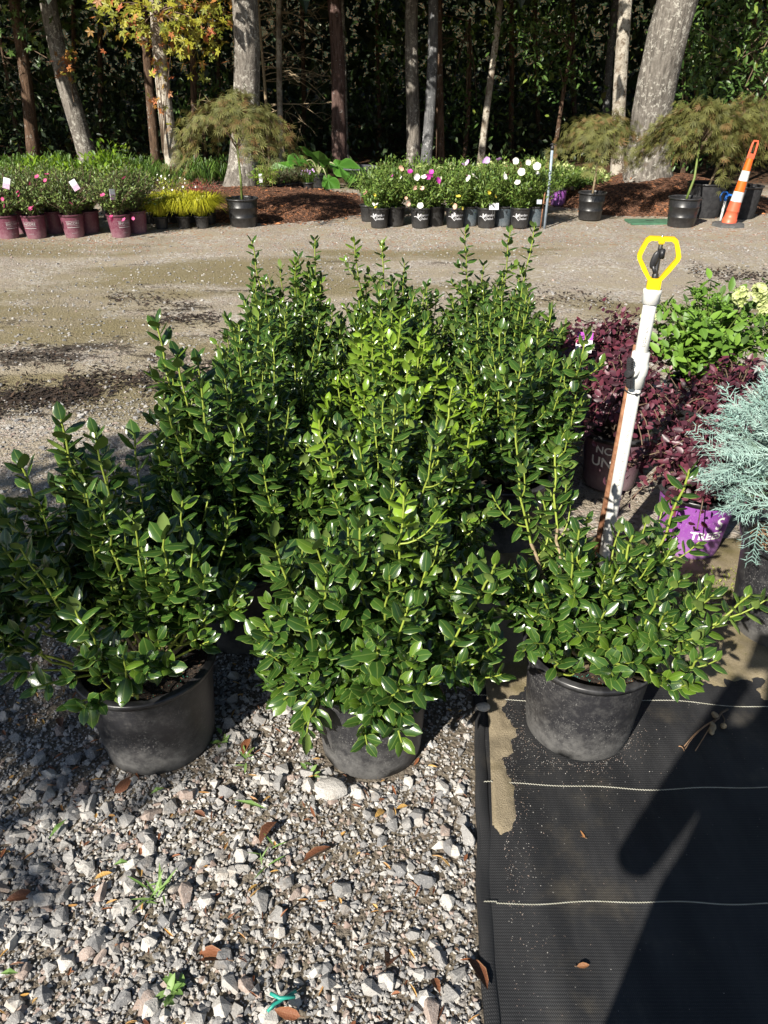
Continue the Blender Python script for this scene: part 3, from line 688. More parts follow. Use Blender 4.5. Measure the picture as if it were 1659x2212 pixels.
def bush(root, mat, tmpls, H0, height, spread, nb, nl, leaf, seed, arch=0.0, dome=0.5, ang=60, lf=0.35, stem=None, nparts=0, lean=(0, 0), up=0.4, lime=0.0, droop=0.0, base_r=0.03, stem_r=0.003, tpow=0.8, squash=1.0):
    g = np.random.default_rng(seed)
    i = np.arange(nb); rr = np.sqrt((i + 0.5) / nb) * g.uniform(0.85, 1.1, nb); az = i * 2.39996 + g.normal(0, 0.3, nb)
    top = H0 + (height - H0) * (1 - dome * np.minimum(rr, 1.1) ** 2) * g.uniform(0.82, 1.06, nb)
    d = np.stack([np.cos(az), np.sin(az) * squash, np.zeros(nb)], 1)
    s = d * base_r * rr[:, None] + np.array([0, 0, H0]); e = d * (rr * spread)[:, None]; e[:, 2] = top
    e[:, 0] += lean[0] * (top - H0); e[:, 1] += lean[1] * (top - H0)
    c = s + (e - s) * 0.5; c[:, 2] += arch * (height - H0) + 0.02; c[:, :2] -= (e - s)[:, :2] * 0.12
    e[:, 2] -= droop * rr * (height - H0)
    T = 1 - g.random((nb, nl)) ** tpow * (1 - lf); T = T[..., None]
    B = lambda a: a[:, None]
    Pn = (1 - T) ** 2 * B(s) + 2 * T * (1 - T) * B(c) + T * T * B(e); tg = unit(2 * (1 - T) * B(c - s) + 2 * T * B(e - c))
    Pn = Pn.reshape(-1, 3); tg = tg.reshape(-1, 3); n = len(Pn)
    Pn = Pn + g.normal(0, leaf * 0.55, (n, 3))
    a = g.uniform(0, 6.283, n); u = unit(np.cross(tg, np.array([0.3, 0.8, 0.1]))); wv = np.cross(tg, u)
    rad = np.cos(a)[:, None] * u + np.sin(a)[:, None] * wv; th = np.radians(g.normal(ang, 14, n))[:, None]
    Dn = np.cos(th) * tg + np.sin(th) * rad; Nn = tg * 0.7 + np.array([0, 0, up]) + g.normal(0, 0.25, (n, 3))
    keep = Pn[:, 2] > 0.02
    Sn = leaf * g.uniform(0.7, 1.2, n); Ln = (g.random(n) < lime) * g.uniform(0.4, 1, n)
    f = add_leaves(root, tmpls, M[mat], Pn[keep], Dn[keep], Nn[keep], Sn[keep], Ln[keep], g, nparts)
    if stem:
        mb = MB()
        for k in range(nb):
            V, F = tube(bez(s[k], c[k], e[k], 6), np.linspace(stem_r * 1.5, stem_r * 0.7, 6), 4, False); mb.add(V, F)
        mb.build('branches', M[stem], root, smooth=True, lc=False)
    return e
def petal_flower(n=5, width=0.95, cup=0.35):
    p = leaf_template(width, 0.0, -cup, (0.42, 0.8), prof=lambda t: 0.85 if t < 0.5 else 1.0)
    return merge_templates([rot_template(p, 2 * math.pi * k / n) for k in range(n)])
FLOWER = petal_flower(); DIAM = [diamond_template(0.42, 0.06), diamond_template(0.34, 0.1)]
def flowers(root, mat, pts, size, seed, name='flower'):
    g = np.random.default_rng(seed); n = len(pts); pts = np.asarray(pts, float)
    X, D, N = frames(g.normal(0, 1, (n, 3)), np.array([-0.3, -0.7, 0.6]) + g.normal(0, 0.3, (n, 3)))
    for i in range(n):
        mb = MB(); sl = slice(i, i + 1); instance(mb, FLOWER, pts[sl] * 0, X[sl], D[sl], N[sl], np.array([size * g.uniform(0.5, 0.9)]), g.random(1), np.zeros(1))
        o = mb.build(name, M[mat], root); o.location = pts[i]
def panicle(root, mat, pts, size, seed, name='flower_head', stem='green_stem'):
    g = np.random.default_rng(seed)
    for q in pts:
        n = 70; d = unit(g.normal(0, 1, (n, 3))); P_ = d * np.array([0.8, 0.8, 1.0]) * size * g.uniform(0.6, 1.0, (n, 1)); X, D, N = frames(g.normal(0, 1, (n, 3)), d)
        mb = MB(); instance(mb, FLOWER, P_, X, D, N, np.full(n, size * 0.34), g.random(n), np.zeros(n)); o = mb.build(name, M[mat], root); o.location = q
def tag_card(root, p, wd, ht, mat, name='plant_tag', rz=0.0, tilt=0.5, stake=None, art=None):
    V, F = box(-wd / 2, wd / 2, -0.0012, 0.0012, -ht / 2, ht / 2); mb = MB(); mb.add(V, F)
    o = mb.build(name, M[mat], root, lc=False); o.location = p; o.rotation_euler = (-tilt, 0, rz)
    if art:
        for k, (m, x0, x1, z0, z1) in enumerate(art):
            V, F = box(x0 * wd, x1 * wd, -0.0032 - 0.0004 * k, -0.0014, z0 * ht, z1 * ht); mb = MB(); mb.add(V, F); mb.build('printed_panel', M[m], o, lc=False)
    return o
M['green_stem'] = pmat('green_stem', (0.10, 0.15, 0.03), (0.16, 0.2, 0.05), 20, 0.6)
M['brown_stem'] = pmat('brown_stem', (0.10, 0.065, 0.04), (0.17, 0.12, 0.08), 40, 0.85)
M['loro'] = leafmat('burgundy_leaf', (0.028, 0.012, 0.017), (0.125, 0.028, 0.046), lime=(0.16, 0.035, 0.05), under=(0.16, 0.06, 0.085), edge=(0.10, 0.03, 0.045), rough=0.42, trans=0.08)
M['hydr'] = leafmat('hydrangea_leaf', (0.075, 0.165, 0.018), (0.19, 0.34, 0.045), under=(0.14, 0.24, 0.07), edge=(0.16, 0.28, 0.06), rough=0.5, trans=0.25)
M['cream'] = leafmat('cream_petal', (0.42, 0.50, 0.16), (0.62, 0.66, 0.34), rough=0.6, trans=0.2)
M['violet_card'] = pmat('violet_card', (0.30, 0.05, 0.33), (0.38, 0.08, 0.40), 30, 0.5)
M['pink_card'] = pmat('pink_card', (0.55, 0.08, 0.20), rough=0.5)
M['paper'] = pmat('white_card', (0.72, 0.72, 0.73), (0.6, 0.61, 0.63), 30, 0.5)
M['paper_grey'] = pmat('grey_card', (0.40, 0.43, 0.48), (0.30, 0.33, 0.37), 30, 0.4)

# ------------------------------------------------------------------ burgundy shrubs
LORO_T = [leaf_template(0.62, 0.12, 0.14), leaf_template(0.58, 0.2, 0.05)]
def loro(loc, height, spread, seed, label, pot='pot_violet', text=None, nb=60, nl=22, nparts=0, group='burgundy shrubs beside the sprinkler', lean=(0, 0), leaf=0.036, droop=0.46):
    r = tag(empty('burgundy_shrub', loc), label, 'shrub', group)
    p = make_pot(r, 0.142, 0.115, 0.27, mat=pot, seed=seed, seg=36)
    for (s, size, a0, z0) in (text or []):
        link('lettering', text_mesh(s, size, M['white'], 0.0, 0.1165 + 0.1035 * z0, a0, z0, 0.0012, 0.1), p)
    bush(r, 'loro', LORO_T, 0.25, height, spread, nb, nl, leaf, seed, arch=0.38, dome=0.45, ang=62, lf=0.25, stem='brown_stem', nparts=nparts, up=0.8, lime=0.25, droop=droop, lean=lean)
    return r
loro((1.21, 2.49, 0), 0.58, 0.36, 21, 'burgundy shrub nearest the blue-green conifer, in a bright violet pot with white lettering', text=[('TREES', 0.046, -1.50, 0.12), ('S', 0.075, -1.22, 0.175)], nparts=300, nb=70, nl=28, droop=0.68)
loro((1.04, 3.03, 0), 0.64, 0.33, 22, 'burgundy shrub in a dusty mauve pot printed with white letters', pot='pot_mauve', text=[('UNS', 0.066, -2.12, 0.15), ('NC', 0.05, -2.2, 0.21)], nparts=200)
l3 = loro((1.50, 2.98, 0), 0.62, 0.34, 23, 'wide burgundy shrub spreading below the green hydrangeas', nparts=200)
loro((0.84, 3.42, 0), 0.66, 0.28, 24, 'dark burgundy shrub crowding the last hollies', nparts=120)
l5 = loro((1.16, 3.62, 0), 0.68, 0.33, 25, 'burgundy shrub with a violet and white plant tag, next to the drive', nparts=150)
q = PY(1262, 740, 3.40); card = tag_card(l5, q - np.array([1.16, 3.62, 0]), 0.075, 0.11, 'paper', tilt=0.9, rz=-0.25, art=[('violet_card', -0.5, 0.5, 0.12, 0.5), ('pink_card', -0.5, -0.1, -0.05, 0.12)])
V, F = tube([(0, 0.004, -0.05), (0.01, 0.03, -0.2), (0.0, 0.08, -0.42)], 0.003, 5); mb = MB(); mb.add(V, F); mb.build('stake', M['white'], card, lc=False)
# ------------------------------------------------------------------ hydrangeas
HYD_T = [leaf_template(0.55, 0.12, 0.16), leaf_template(0.5, 0.2, 0.08)]
def hydrangea(loc, height, spread, seed, label, heads=(), nparts=150, nb=64, nl=24, leaf=0.060, pot='pot_clean'):
    r = tag(empty('hydrangea', loc), label, 'hydrangea', 'green hydrangeas behind the burgundy shrubs')
    make_pot(r, 0.15, 0.12, 0.27, mat=pot, seed=seed, seg=32)
    e = bush(r, 'hydr', HYD_T, 0.25, height, spread, nb, nl, leaf, seed, arch=0.1, dome=0.4, ang=60, lf=0.2, stem='green_stem', nparts=nparts, up=0.7)
    buds = [tuple(p + np.array([0, 0, 0.01])) for p in e[::3]]
    panicle(r, 'hydr', buds, 0.016, seed, 'flower_bud')
    if heads: panicle(r, 'cream', heads, 0.042, seed + 1)
    return r
hydrangea((1.62, 3.62, 0), 0.74, 0.36, 31, 'leafy hydrangea beside the white sprinkler pipe with one pale flower head', heads=[tuple(PY(1398, 690, 3.5) - np.array([1.62, 3.62, 0]))])
hydrangea((2.14, 3.66, 0), 0.84, 0.34, 32, 'tall hydrangea bearing several pale lime flower heads', heads=[tuple(PY(u, v, 3.5) - np.array([2.14, 3.66, 0])) for u, v in ((1640, 630), (1652, 662), (1600, 640), (1700, 640))])
hydrangea((2.02, 3.05, 0), 0.66, 0.36, 33, 'hydrangea without flowers standing behind the blue-green conifer')
# ------------------------------------------------------------------ blue-green conifer
M['cyp'] = leafmat('blue_green_needles', (0.20, 0.33, 0.29), (0.34, 0.47, 0.42), lime=(0.10, 0.16, 0.07), rough=0.7, trans=0.0)
M['straw'] = pmat('pine_straw', (0.30, 0.17, 0.09), (0.42, 0.26, 0.15), 30, 0.8)
def twig3(p0, p1, r):   # three-sided needle
    d = unit(p1 - p0); a = unit(np.cross(d, [0.2, 0.3, 0.93])); b = np.cross(d, a)
    V = [p0 + r * (math.cos(t) * a + math.sin(t) * b) for t in (0, 2.094, 4.189)] + [p1]
    return np.array(V), np.array([(0, 1, 3), (1, 2, 3), (2, 0, 3)]), np.zeros((0, 4), int), np.full((4, 2), 0.5)
def spray(seed):
    r = np.random.default_rng(seed); parts = [twig3(np.zeros(3), np.array([0, 1.0, 0.06]), 0.016)]
    for t in np.arange(0.12, 0.95, 0.085):
        for sg in (-1, 1):
            if r.random() < 0.12: continue
            b = np.array([0, t, 0.06 * t]); l = 0.42 * (1.1 - t) + 0.1; a = math.radians(r.uniform(35, 58))
            e = b + l * np.array([sg * math.sin(a), math.cos(a), r.normal(0, 0.22)]); parts.append(twig3(b, e, 0.014))
            for f in (0.4, 0.7):
                if r.random() < 0.75:
                    b2 = b + (e - b) * f; a2 = a + sg * 0 + r.choice([-1, 1]) * 0.8
                    parts.append(twig3(b2, b2 + 0.13 * np.array([sg * math.sin(a2), math.cos(a2), r.normal(0, 0.3)]), 0.012))
    return merge_templates(parts)
SPRAYS = [spray(i) for i in range(3)]
cy = tag(empty('conifer_shrub', (1.36, 1.98, 0)), 'feathery blue-green conifer in a black pot at the edge of the weed mat', 'conifer')
make_pot(cy, 0.20, 0.165, 0.36, mat='pot', seed=77, seg=48)
g = np.random.default_rng(9); n = 820; az = g.uniform(0, 6.283, n); el = g.uniform(-0.35, 1.45, n)
d = np.stack([np.cos(az) * np.cos(el), np.sin(az) * np.cos(el), np.sin(el)], 1)
P_ = d * np.array([0.31, 0.31, 0.36]) * g.uniform(0.45, 1.0, (n, 1)) + np.array([0, 0, 0.58]); P_[:, 2] = np.maximum(P_[:, 2], 0.40)
D_ = d + g.normal(0, 0.35, (n, 3)) + np.array([0, 0, 0.05]); sz = g.uniform(0.085, 0.15, n)
add_leaves(cy, SPRAYS, M['cyp'], P_, D_, np.array([0, 0, 1.0]) + 0.4 * d + g.normal(0, 0.3, (n, 3)), sz, (np.linalg.norm((P_ - [0, 0, .58]) / [.27, .27, .34], axis=1) < 0.7) * g.uniform(0.2, 0.8, n), g, smooth=False)
mb = MB(); V, F = tube([(0, 0, 0.3), (0.01, 0, 0.5), (0, 0.01, 0.85)], [0.012, 0.009, 0.004], 6); mb.add(V, F)
for k in range(26):
    a = k * 2.4; z = 0.36 + 0.017 * k; q = np.array([math.cos(a), math.sin(a), 0.25]) * 0.24
    V, F = tube([(0, 0, z), q * 0.5 + [0, 0, z + 0.02], q + [0, 0, z]], [0.005, 0.004, 0.002], 4, False); mb.add(V, F)
mb.build('branches', M['brown_stem'], cy, smooth=True, lc=False)
mb = MB(); g2 = np.random.default_rng(3)
for k in range(150):
    a = g2.uniform(0, 6.283); r = 0.18 * math.sqrt(g2.random()); b = g2.uniform(0, 6.283); p = np.array([r * math.cos(a), r * math.sin(a), 0.326]); dd = np.array([math.cos(b), math.sin(b), 0]) * 0.05
    if np.linalg.norm((p + dd)[:2]) < 0.19: V, F = tube([p, p + dd * 0.5 + [0, 0, 0.006], p + dd], 0.0012, 3, False); mb.add(V, F)
tag(mb.build('pine_straw', M['straw'], cy, lc=False), kind='stuff')

# ------------------------------------------------------------------ sprinkler riser
M['pvc'] = pmat('white_pvc', (0.72, 0.72, 0.70), (0.60, 0.59, 0.55), 14, 0.38)
M['yellow'] = pmat('yellow_plastic', (0.78, 0.52, 0.005), (0.70, 0.45, 0.005), 20, 0.38)
M['blackp'] = pmat('black_plastic', (0.016, 0.016, 0.018), (0.03, 0.03, 0.032), 30, 0.4)
M['rust'] = pmat('rusty_iron', (0.16, 0.065, 0.03), (0.30, 0.15, 0.08), 45, 0.85, 0.7, 160, 0.003)
M['brass'] = pmat('grey_metal', (0.35, 0.34, 0.32), (0.25, 0.24, 0.22), 50, 0.35, metal=1.0)
M['ink'] = pmat('black_ink', (0.08, 0.08, 0.085), rough=0.7)
rx, ry = 0.82, 2.29
ri = tag(empty('sprinkler_riser', (rx, ry, 0)), 'white plastic sprinkler pipe with yellow frame head and black valve handle', 'sprinkler')
def cyl(r, z0, z1, seg=28, b=0.002): return lathe([(r - b, z0), (r, z0 + b), (r, z1 - b), (r - b, z1), (0.001, z1)], seg, True)
def part(name, VF, mat, parent, smooth=True):
    mb = MB(); mb.add(*VF); o = mb.build(name, M[mat], parent, smooth=smooth, lc=False); return o
lp = part('pipe', cyl(0.0205, -0.02, 0.76), 'pvc', ri); up_ = part('pipe', cyl(0.0205, 0.85, 1.03), 'pvc', ri)
vb = lathe([(0.021, 0.745), (0.027, 0.748), (0.0275, 0.785), (0.031, 0.792), (0.031, 0.822), (0.0275, 0.829), (0.0275, 0.862), (0.021, 0.866)], 28)
valve = part('valve', vb, 'pvc', ri)
R1 = Matrix.Rotation(math.radians(-44), 4, 'Z')
V, F = lathe([(0.019, 0.0), (0.019, 0.016), (0.015, 0.02), (0.001, 0.02)], 20); V = xf(V, R1 @ Matrix.Translation((0, -0.027, 0.807)) @ Matrix.Rotation(math.radians(90), 4, 'X')); part('valve_stem', (V, F), 'pvc', valve)
mb = MB(); Hm = R1 @ Matrix.Translation((0, -0.056, 0.807))
V, F = box(-0.011, 0.011, -0.006, 0.006, -0.050, 0.050, 0.004); mb.add(xf(V, Hm @ Matrix.Rotation(math.radians(-8), 4, 'Y')), F)
V, F = lathe([(0.013, 0.0), (0.013, 0.026), (0.010, 0.030), (0.001, 0.030)], 18, True); mb.add(xf(V, Hm @ Matrix.Translation((0, 0.012, 0)) @ Matrix.Rotation(math.radians(90), 4, 'X')), F)
for k in range(4):
    for s in (-1, 1): V, F = box(-0.012, 0.012, -0.008, -0.004, s * (0.022 + 0.006 * k) - 0.001, s * (0.022 + 0.006 * k) + 0.001); mb.add(xf(V, Hm), F)
mb.build('handle', M['blackp'], valve, smooth=False, lc=False)
part('coupling', lathe([(0.021, 1.016), (0.0262, 1.018), (0.0265, 1.045), (0.0275, 1.048), (0.0275, 1.060), (0.015, 1.062)], 28), 'pvc', ri)
hd = empty('sprinkler_head', (0, 0, 0)); hd.parent = ri; hd.rotation_euler = (0, 0, math.radians(-14))
mb = MB(); V, F = box(-0.020, 0.020, -0.018, 0.018, 1.058, 1.094, 0.004); mb.add(V, F)
ring = [(-0.013, 1.086), (-0.036, 1.120), (-0.0535, 1.148), (-0.0555, 1.158), (-0.051, 1.174), (-0.041, 1.200), (-0.032, 1.207), (0.032, 1.207), (0.041, 1.200), (0.051, 1.174), (0.0555, 1.158), (0.0535, 1.148), (0.036, 1.120), (0.013, 1.086)]
ctr = np.array([0, 1.150]); V = []; F = []
for i, (x, z) in enumerate(ring):
    o_ = np.array([x, z]) - ctr; o_ = o_ / np.linalg.norm(o_); t = 0.0068
    for (a, b) in ((-t, -0.010), (t, -0.010), (t, 0.010), (-t, 0.010)): V.append((x + o_[0] * a, b, z + o_[1] * a))
for i in range(len(ring) - 1):
    for k in range(4): F.append((i * 4 + k, i * 4 + (k + 1) % 4, (i + 1) * 4 + (k + 1) % 4, (i + 1) * 4 + k))
mb.add(V, F); V, F = box(-0.009, 0.009, -0.012, 0.012, 1.192, 1.212, 0.003); mb.add(V, F)
mb.build('frame', M['yellow'], hd, lc=False)
mb = MB(); V, F = lathe([(0.010, 1.09), (0.010, 1.104), (0.007, 1.108), (0.0065, 1.178), (0.008, 1.18), (0.001, 1.186)], 16); mb.add(V, F)
V, F = box(-0.004, 0.012, -0.007, 0.007, 1.150, 1.178, 0.002); mb.add(xf(V, Matrix.Translation((0.004, 0, 0))), F)
Ms = Matrix.Translation((-0.011, -0.008, 1.148)) @ Matrix.Rotation(math.radians(12), 4, 'Y') @ Matrix.Diagonal((0.011, 0.005, 0.028, 1))
bm = bmesh.new(); bmesh.ops.create_icosphere(bm, subdivisions=2, radius=1); bm.verts.index_update(); mb.add(xf([v.co[:] for v in bm.verts], Ms), [tuple(v.index for v in f.verts) for f in bm.faces]); bm.free()
V, F = tube([(-0.012, -0.006, 1.13), (-0.004, -0.004, 1.112), (0, 0, 1.104)], 0.006, 8); mb.add(V, F)
mb.build('impact_arm', M['blackp'], hd, smooth=True, lc=False)
part('nozzle_pin', lathe([(0.006, 1.178), (0.0065, 1.19), (0.003, 1.20), (0.003, 1.216), (0.001, 1.218)], 12), 'brass', hd)
for (s, z, sz, pr_) in (('ASTM D 2241  SDR-21  PVC 1120  200 PSI  NSF-pw', 0.52, 0.0125, lp), ('D 2241  PVC  1120', 0.935, 0.0125, up_)):
    me = text_mesh(s, sz, M['ink'])
    for v in me.vertices:
        a = -1.75 + v.co.y / 0.0205; v.co = (0.0209 * math.cos(a), 0.0209 * math.sin(a), z + v.co.x)
    link('printed_text', me, pr_)
st_top = PY(1376, 745, 2.315); st_b = np.array([0.793, 2.315, 0])
stake = tag(empty('rusty_stake', st_b), 'rusty iron stake tied upright against the white sprinkler pipe', 'stake')
part('rod', tube([(0, 0, -0.03), (st_top - st_b) * 0.5 + [0.002, 0, 0], st_top - st_b], 0.0115, 12), 'rust', stake)
zt = tag(empty('cable_tie', (rx, ry, 0.728)), 'black cable tie holding the rusty stake to the white pipe', 'cable tie')
qx = st_b + (st_top - st_b) * (0.728 / st_top[2]) - np.array([rx, ry, 0.728]); pts = []
for k in range(41):
    a = 2 * math.pi * k / 40; dx = np.array([math.cos(a), math.sin(a), 0]); c0 = np.zeros(3); c1 = qx * np.array([1, 1, 0])
    pts.append(c0 + dx * 0.0228 if np.dot(dx, c1) < 0 else c1 + dx * 0.0140)
part('strap', tube(pts, 0.0022, 5, False), 'blackp', zt); part('lock', box(-0.004, 0.004, -0.027, -0.020, -0.004, 0.004, 0.001), 'blackp', zt, False)
# ------------------------------------------------------------------ far side of the drive
def at(u, v, r=0.12):
    p = PZ(u, v); return np.array([p[0], p[1] + r, 0.0])
M['azalea'] = leafmat('azalea_leaf', (0.040, 0.078, 0.018), (0.19, 0.26, 0.062), rough=0.5, trans=0.12)
M['pink'] = leafmat('pink_petal', (0.50, 0.04, 0.16), (0.62, 0.10, 0.26), rough=0.6, trans=0.2)
M['tag_art'] = pmat('tag_picture', (0.42, 0.20, 0.34), (0.6, 0.45, 0.5), 90, 0.5)
def azalea(u, v, seed, label, height=0.74, spread=0.34, group='azaleas in plum pots along the drive', lettering=True, blooms=(), card=None, rt=0.13):
    loc = at(u, v); r = tag(empty('azalea', loc), label, 'azalea', group)
    p = make_pot(r, rt, rt * 0.80, 0.255, mat='pot_purple', rim='rim_purple', seed=seed, seg=32, lip=0.006)
    if lettering:
        a0 = -math.pi / 2 - math.atan2(loc[0], loc[1]) + (seed % 3 - 1) * 0.5
        link('lettering', text_mesh('ENCORE', 0.036, M['print'], 0, 0.1218, a0, 0.165, 0.0008, 0.1), p)
        mb = MB()
        for (z, w_, h_) in ((0.190, 0.074, 0.003), (0.141, 0.074, 0.003), (0.122, 0.070, 0.007), (0.06, 0.03, 0.003)):
            V = []
            for i in range(9):
                a = a0 + (i / 8 - 0.5) * 2 * w_ / 0.119; rr = 0.1218 + 0.1 * (z - 0.165) + 0.003
                V += [(rr * math.cos(a), rr * math.sin(a), z - h_ / 2), (rr * math.cos(a), rr * math.sin(a), z + h_ / 2)]
            mb.add(V, [(2 * i, 2 * i + 2, 2 * i + 3, 2 * i + 1) for i in range(8)])
        mb.build('printed_lines', M['print'], p, lc=False)
    bush(r, 'azalea', DIAM, 0.22, height, spread * 1.15, 95, 30, 0.042, seed, arch=0.10, dome=0.55, ang=50, lf=0.15, stem='brown_stem', up=0.5)
    if blooms: flowers(r, 'pink', [PY(a, b, loc[1] - spread * 0.9) - loc for a, b in blooms], 0.034, seed)
    if card:
        tag_card(r, PY(card[0], card[1], loc[1] - spread * 0.95) - loc, 0.07, 0.11, 'paper', tilt=0.1, rz=card[2], art=[('tag_art', -0.45, 0.45, -0.5, 0.0)]).rotation_euler[1] = card[3]
azalea(12, 519, 41, 'azalea in plum pot with a white picture tag, farthest from the yellow grasses', blooms=[(6, 430), (10, 445)], card=(14, 396, 0.1, 0.3))
azalea(72, 518, 42, 'azalea in plum pot with scattered pink blossoms and no tag', blooms=[(65, 396), (80, 382), (101, 377), (98, 390), (38, 415), (42, 421), (66, 451), (70, 448)])
azalea(155, 516, 43, 'azalea in plum pot with a large tilted white picture tag', blooms=[(154, 438)], card=(161, 400, 0.2, -0.45))
azalea(256, 516, 44, 'azalea in plum pot with a narrow tag, next to the yellow grasses', blooms=[(222, 422), (240, 468), (243, 474), (268, 475), (288, 472), (268, 385)], card=(243, 420, 1.0, 0.1), height=0.78)
for (u, v, s, lb) in ((42, 506, 45, 'second-row azalea filling the gap before the blossoming azalea'), (115, 507, 46, 'second-row azalea between the blossoming and the tilted-tag azaleas'), (189, 507, 47, 'second-row azalea right beside the tilted-tag azalea'), (292, 507, 48, 'second-row azalea touching the yellow grasses')):
    azalea(u, v, s, lb, height=0.78, lettering=False, group='azaleas standing in the second row')
# lime green shrubs behind the azaleas
M['lime_leaf'] = leafmat('lime_leaf', (0.075, 0.16, 0.012), (0.22, 0.34, 0.02), rough=0.45, trans=0.3)
LIME_T = [leaf_template(0.36, 0.1, 0.1, (0.3, 0.65))]
def lime_shrub(u, v, ytop, seed, label, spread=0.3, nb=34):
    p = PZ(u, v); loc = np.array([p[0], p[1], 0]); h = PY(u, ytop, p[1])[2]
    r = tag(empty('lime_shrub', loc), label, 'shrub', 'lime green shrubs behind the azaleas')
    make_pot(r, 0.15, 0.12, 0.26, mat='pot_clean', seed=seed, seg=24)
    bush(r, 'lime_leaf', LIME_T, 0.24, h, spread, nb, 26, 0.085, seed, dome=0.35, ang=42, lf=0.15, stem='green_stem', up=0.3)
lime_shrub(248, 476, 312, 51, 'tall lime green shrub rising above the azaleas beside the leaning trunk', 0.36, 44)
lime_shrub(100, 480, 338, 52, 'lime green shrub showing between two azaleas', 0.4, 40)
lime_shrub(165, 484, 345, 53, 'short lime green shrub tucked behind the tagged azalea', 0.26, 30)

# yellow grasses, lime mound, coral mound
M['gold_grass'] = leafmat('gold_grass_blade', (0.24, 0.26, 0.012), (0.48, 0.46, 0.03), rough=0.5, trans=0.3)
M['green_grass'] = leafmat('green_grass_blade', (0.03, 0.075, 0.012), (0.12, 0.21, 0.03), rough=0.5, trans=0.2)
def blade_cloud(g, n, length, spread, base_r, width, z0, arch=1.0):
    """arching blades, each a folded strip of three quads"""
    mb = MB(); az = g.uniform(0, 6.283, n); out = g.uniform(0.15, 1, n) ** 0.7 * spread; L = length * g.uniform(0.75, 1.1, n)
    for k in range(n):
        d = np.array([math.cos(az[k]), math.sin(az[k]), 0]); b = d * base_r * g.random() + [0, 0, z0]; s = np.cross(d, [0, 0, 1]) * width / 2
        hgt = L[k]; pts = [b, b + d * out[k] * 0.3 + [0, 0, hgt * 0.62], b + d * out[k] * 0.7 + [0, 0, hgt * (0.95 - 0.1 * arch)], b + d * out[k] * 1.15 + [0, 0, hgt * (0.92 - 0.42 * arch * g.uniform(0.6, 1.3))]]
        ws = [0.8, 1.0, 0.8, 0.08]; V = []
        for p, w_ in zip(pts, ws): V += [p - s * w_, p + s * w_]
        mb.add(V, [(0, 1, 3, 2), (2, 3, 5, 4), (4, 5, 7, 6)], (0.5, 0.5, g.random(), 0))
    return mb
def grass_pot(u, v, seed, label, mat='gold_grass', n=420, length=0.27, spread=0.34, group='potted yellow grasses by the coral mound', width=0.009):
    loc = at(u, v, 0.08); r = tag(empty('potted_grass', loc), label, 'grass', group)
    make_pot(r, 0.085, 0.07, 0.15, mat='pot_clean', seed=seed, seg=24)
    tag(blade_cloud(np.random.default_rng(seed), n, length, spread, 0.05, width, 0.12).build('blades', M[mat], r), kind='stuff')
for (u, v, s) in ((347, 497, 61), (396, 496, 62), (436, 496, 63)):
    grass_pot(u, v, s, ('yellow potted grass with its arching blades next to the last azalea', 'yellow potted grass between two others like it', 'wide yellow potted grass beside the black maple pot')[s - 61])
for (u, v, s) in ((325, 486, 64), (372, 484, 65), (412, 484, 66), (452, 487, 67)):
    grass_pot(u, v, s, 'small yellow grass crowded behind the front grasses', group='yellow grasses in the second row', n=300)
M['lime_small'] = leafmat('lime_small_leaf', (0.26, 0.32, 0.02), (0.46, 0.50, 0.06), rough=0.55, trans=0.2)
M['coral'] = leafmat('coral_leaf', (0.26, 0.045, 0.04), (0.48, 0.13, 0.09), rough=0.55, trans=0.2)
M['white_petal'] = leafmat('white_petal', (0.72, 0.70, 0.62), (0.8, 0.78, 0.74), rough=0.6, trans=0.1)
def mound(u, v, seed, label, mat, height, spread, leaf=0.026, name='mounding_shrub', nb=60, nl=26, pot=True):
    loc = at(u, v, 0.1); r = tag(empty(name, loc), label, 'shrub')
    make_pot(r, 0.12, 0.1, 0.2, mat='pot_clean', seed=seed, seg=24)
    return r, loc, bush(r, mat, DIAM, 0.18, height, spread, nb, nl, leaf, seed, dome=0.5, ang=55, lf=0.15, stem='brown_stem')
r, loc, e = mound(368, 468, 71, 'lime yellow mounding shrub dotted with small white flowers', 'lime_small', 0.48, 0.46)
flowers(r, 'white_petal', [p + np.array([0, -0.02, 0.02]) for p in e[::2]], 0.018, 71)
mound(432, 468, 72, 'coral red mounding shrub beside the lime yellow one', 'coral', 0.47, 0.42)

# mulch beds
def mulch_mat():
    k = NT('bark_mulch'); p = k.pos(); c = k.n('SeparateColor', i_0=k.voro(p, 34, 'Color'))
    col = k.mix(c.outputs[0], (0.055, 0.028, 0.018), (0.20, 0.10, 0.06)); col = k.mix(k.math('MULTIPLY', k.ramp(c.outputs[1], 0.82, 0.9), 0.8), col, (0.36, 0.15, 0.07))
    k.P(Base_Color=col, Roughness=0.95, Specular_IOR_Level=0.2); k.bump(k.math('ADD', k.voro(p, 34), k.noise(p, 60, 4)), 1.0, 0.03); return k.m
M['mulch'] = mulch_mat()
def mulch_bed(cx, cy, rx_, ry_, h, seed):
    V = []; n = 44; F = []
    for j in range(n + 1):
        for i in range(n + 1):
            a, b = (i / n * 2 - 1), (j / n * 2 - 1); x, y = cx + a * rx_, cy + b * ry_; q = a * a + b * b + 0.25 * vn(x, y + seed, 1.3)
            V.append((x, y, h * max(-0.15, 1 - q) - 0.02 + 0.02 * vn(x, y, 9) * (1 if q < 0.95 else 0) + hnoise(x, y) * 0.5))
    mb = MB(); mb.arr(V, Q=[(j * (n + 1) + i, j * (n + 1) + i + 1, (j + 1) * (n + 1) + i + 1, (j + 1) * (n + 1) + i) for j in range(n) for i in range(n)])
    o = mb.build('mulch_bed', M['mulch'], smooth=True, lc=False); tag(o, kind='structure'); return o
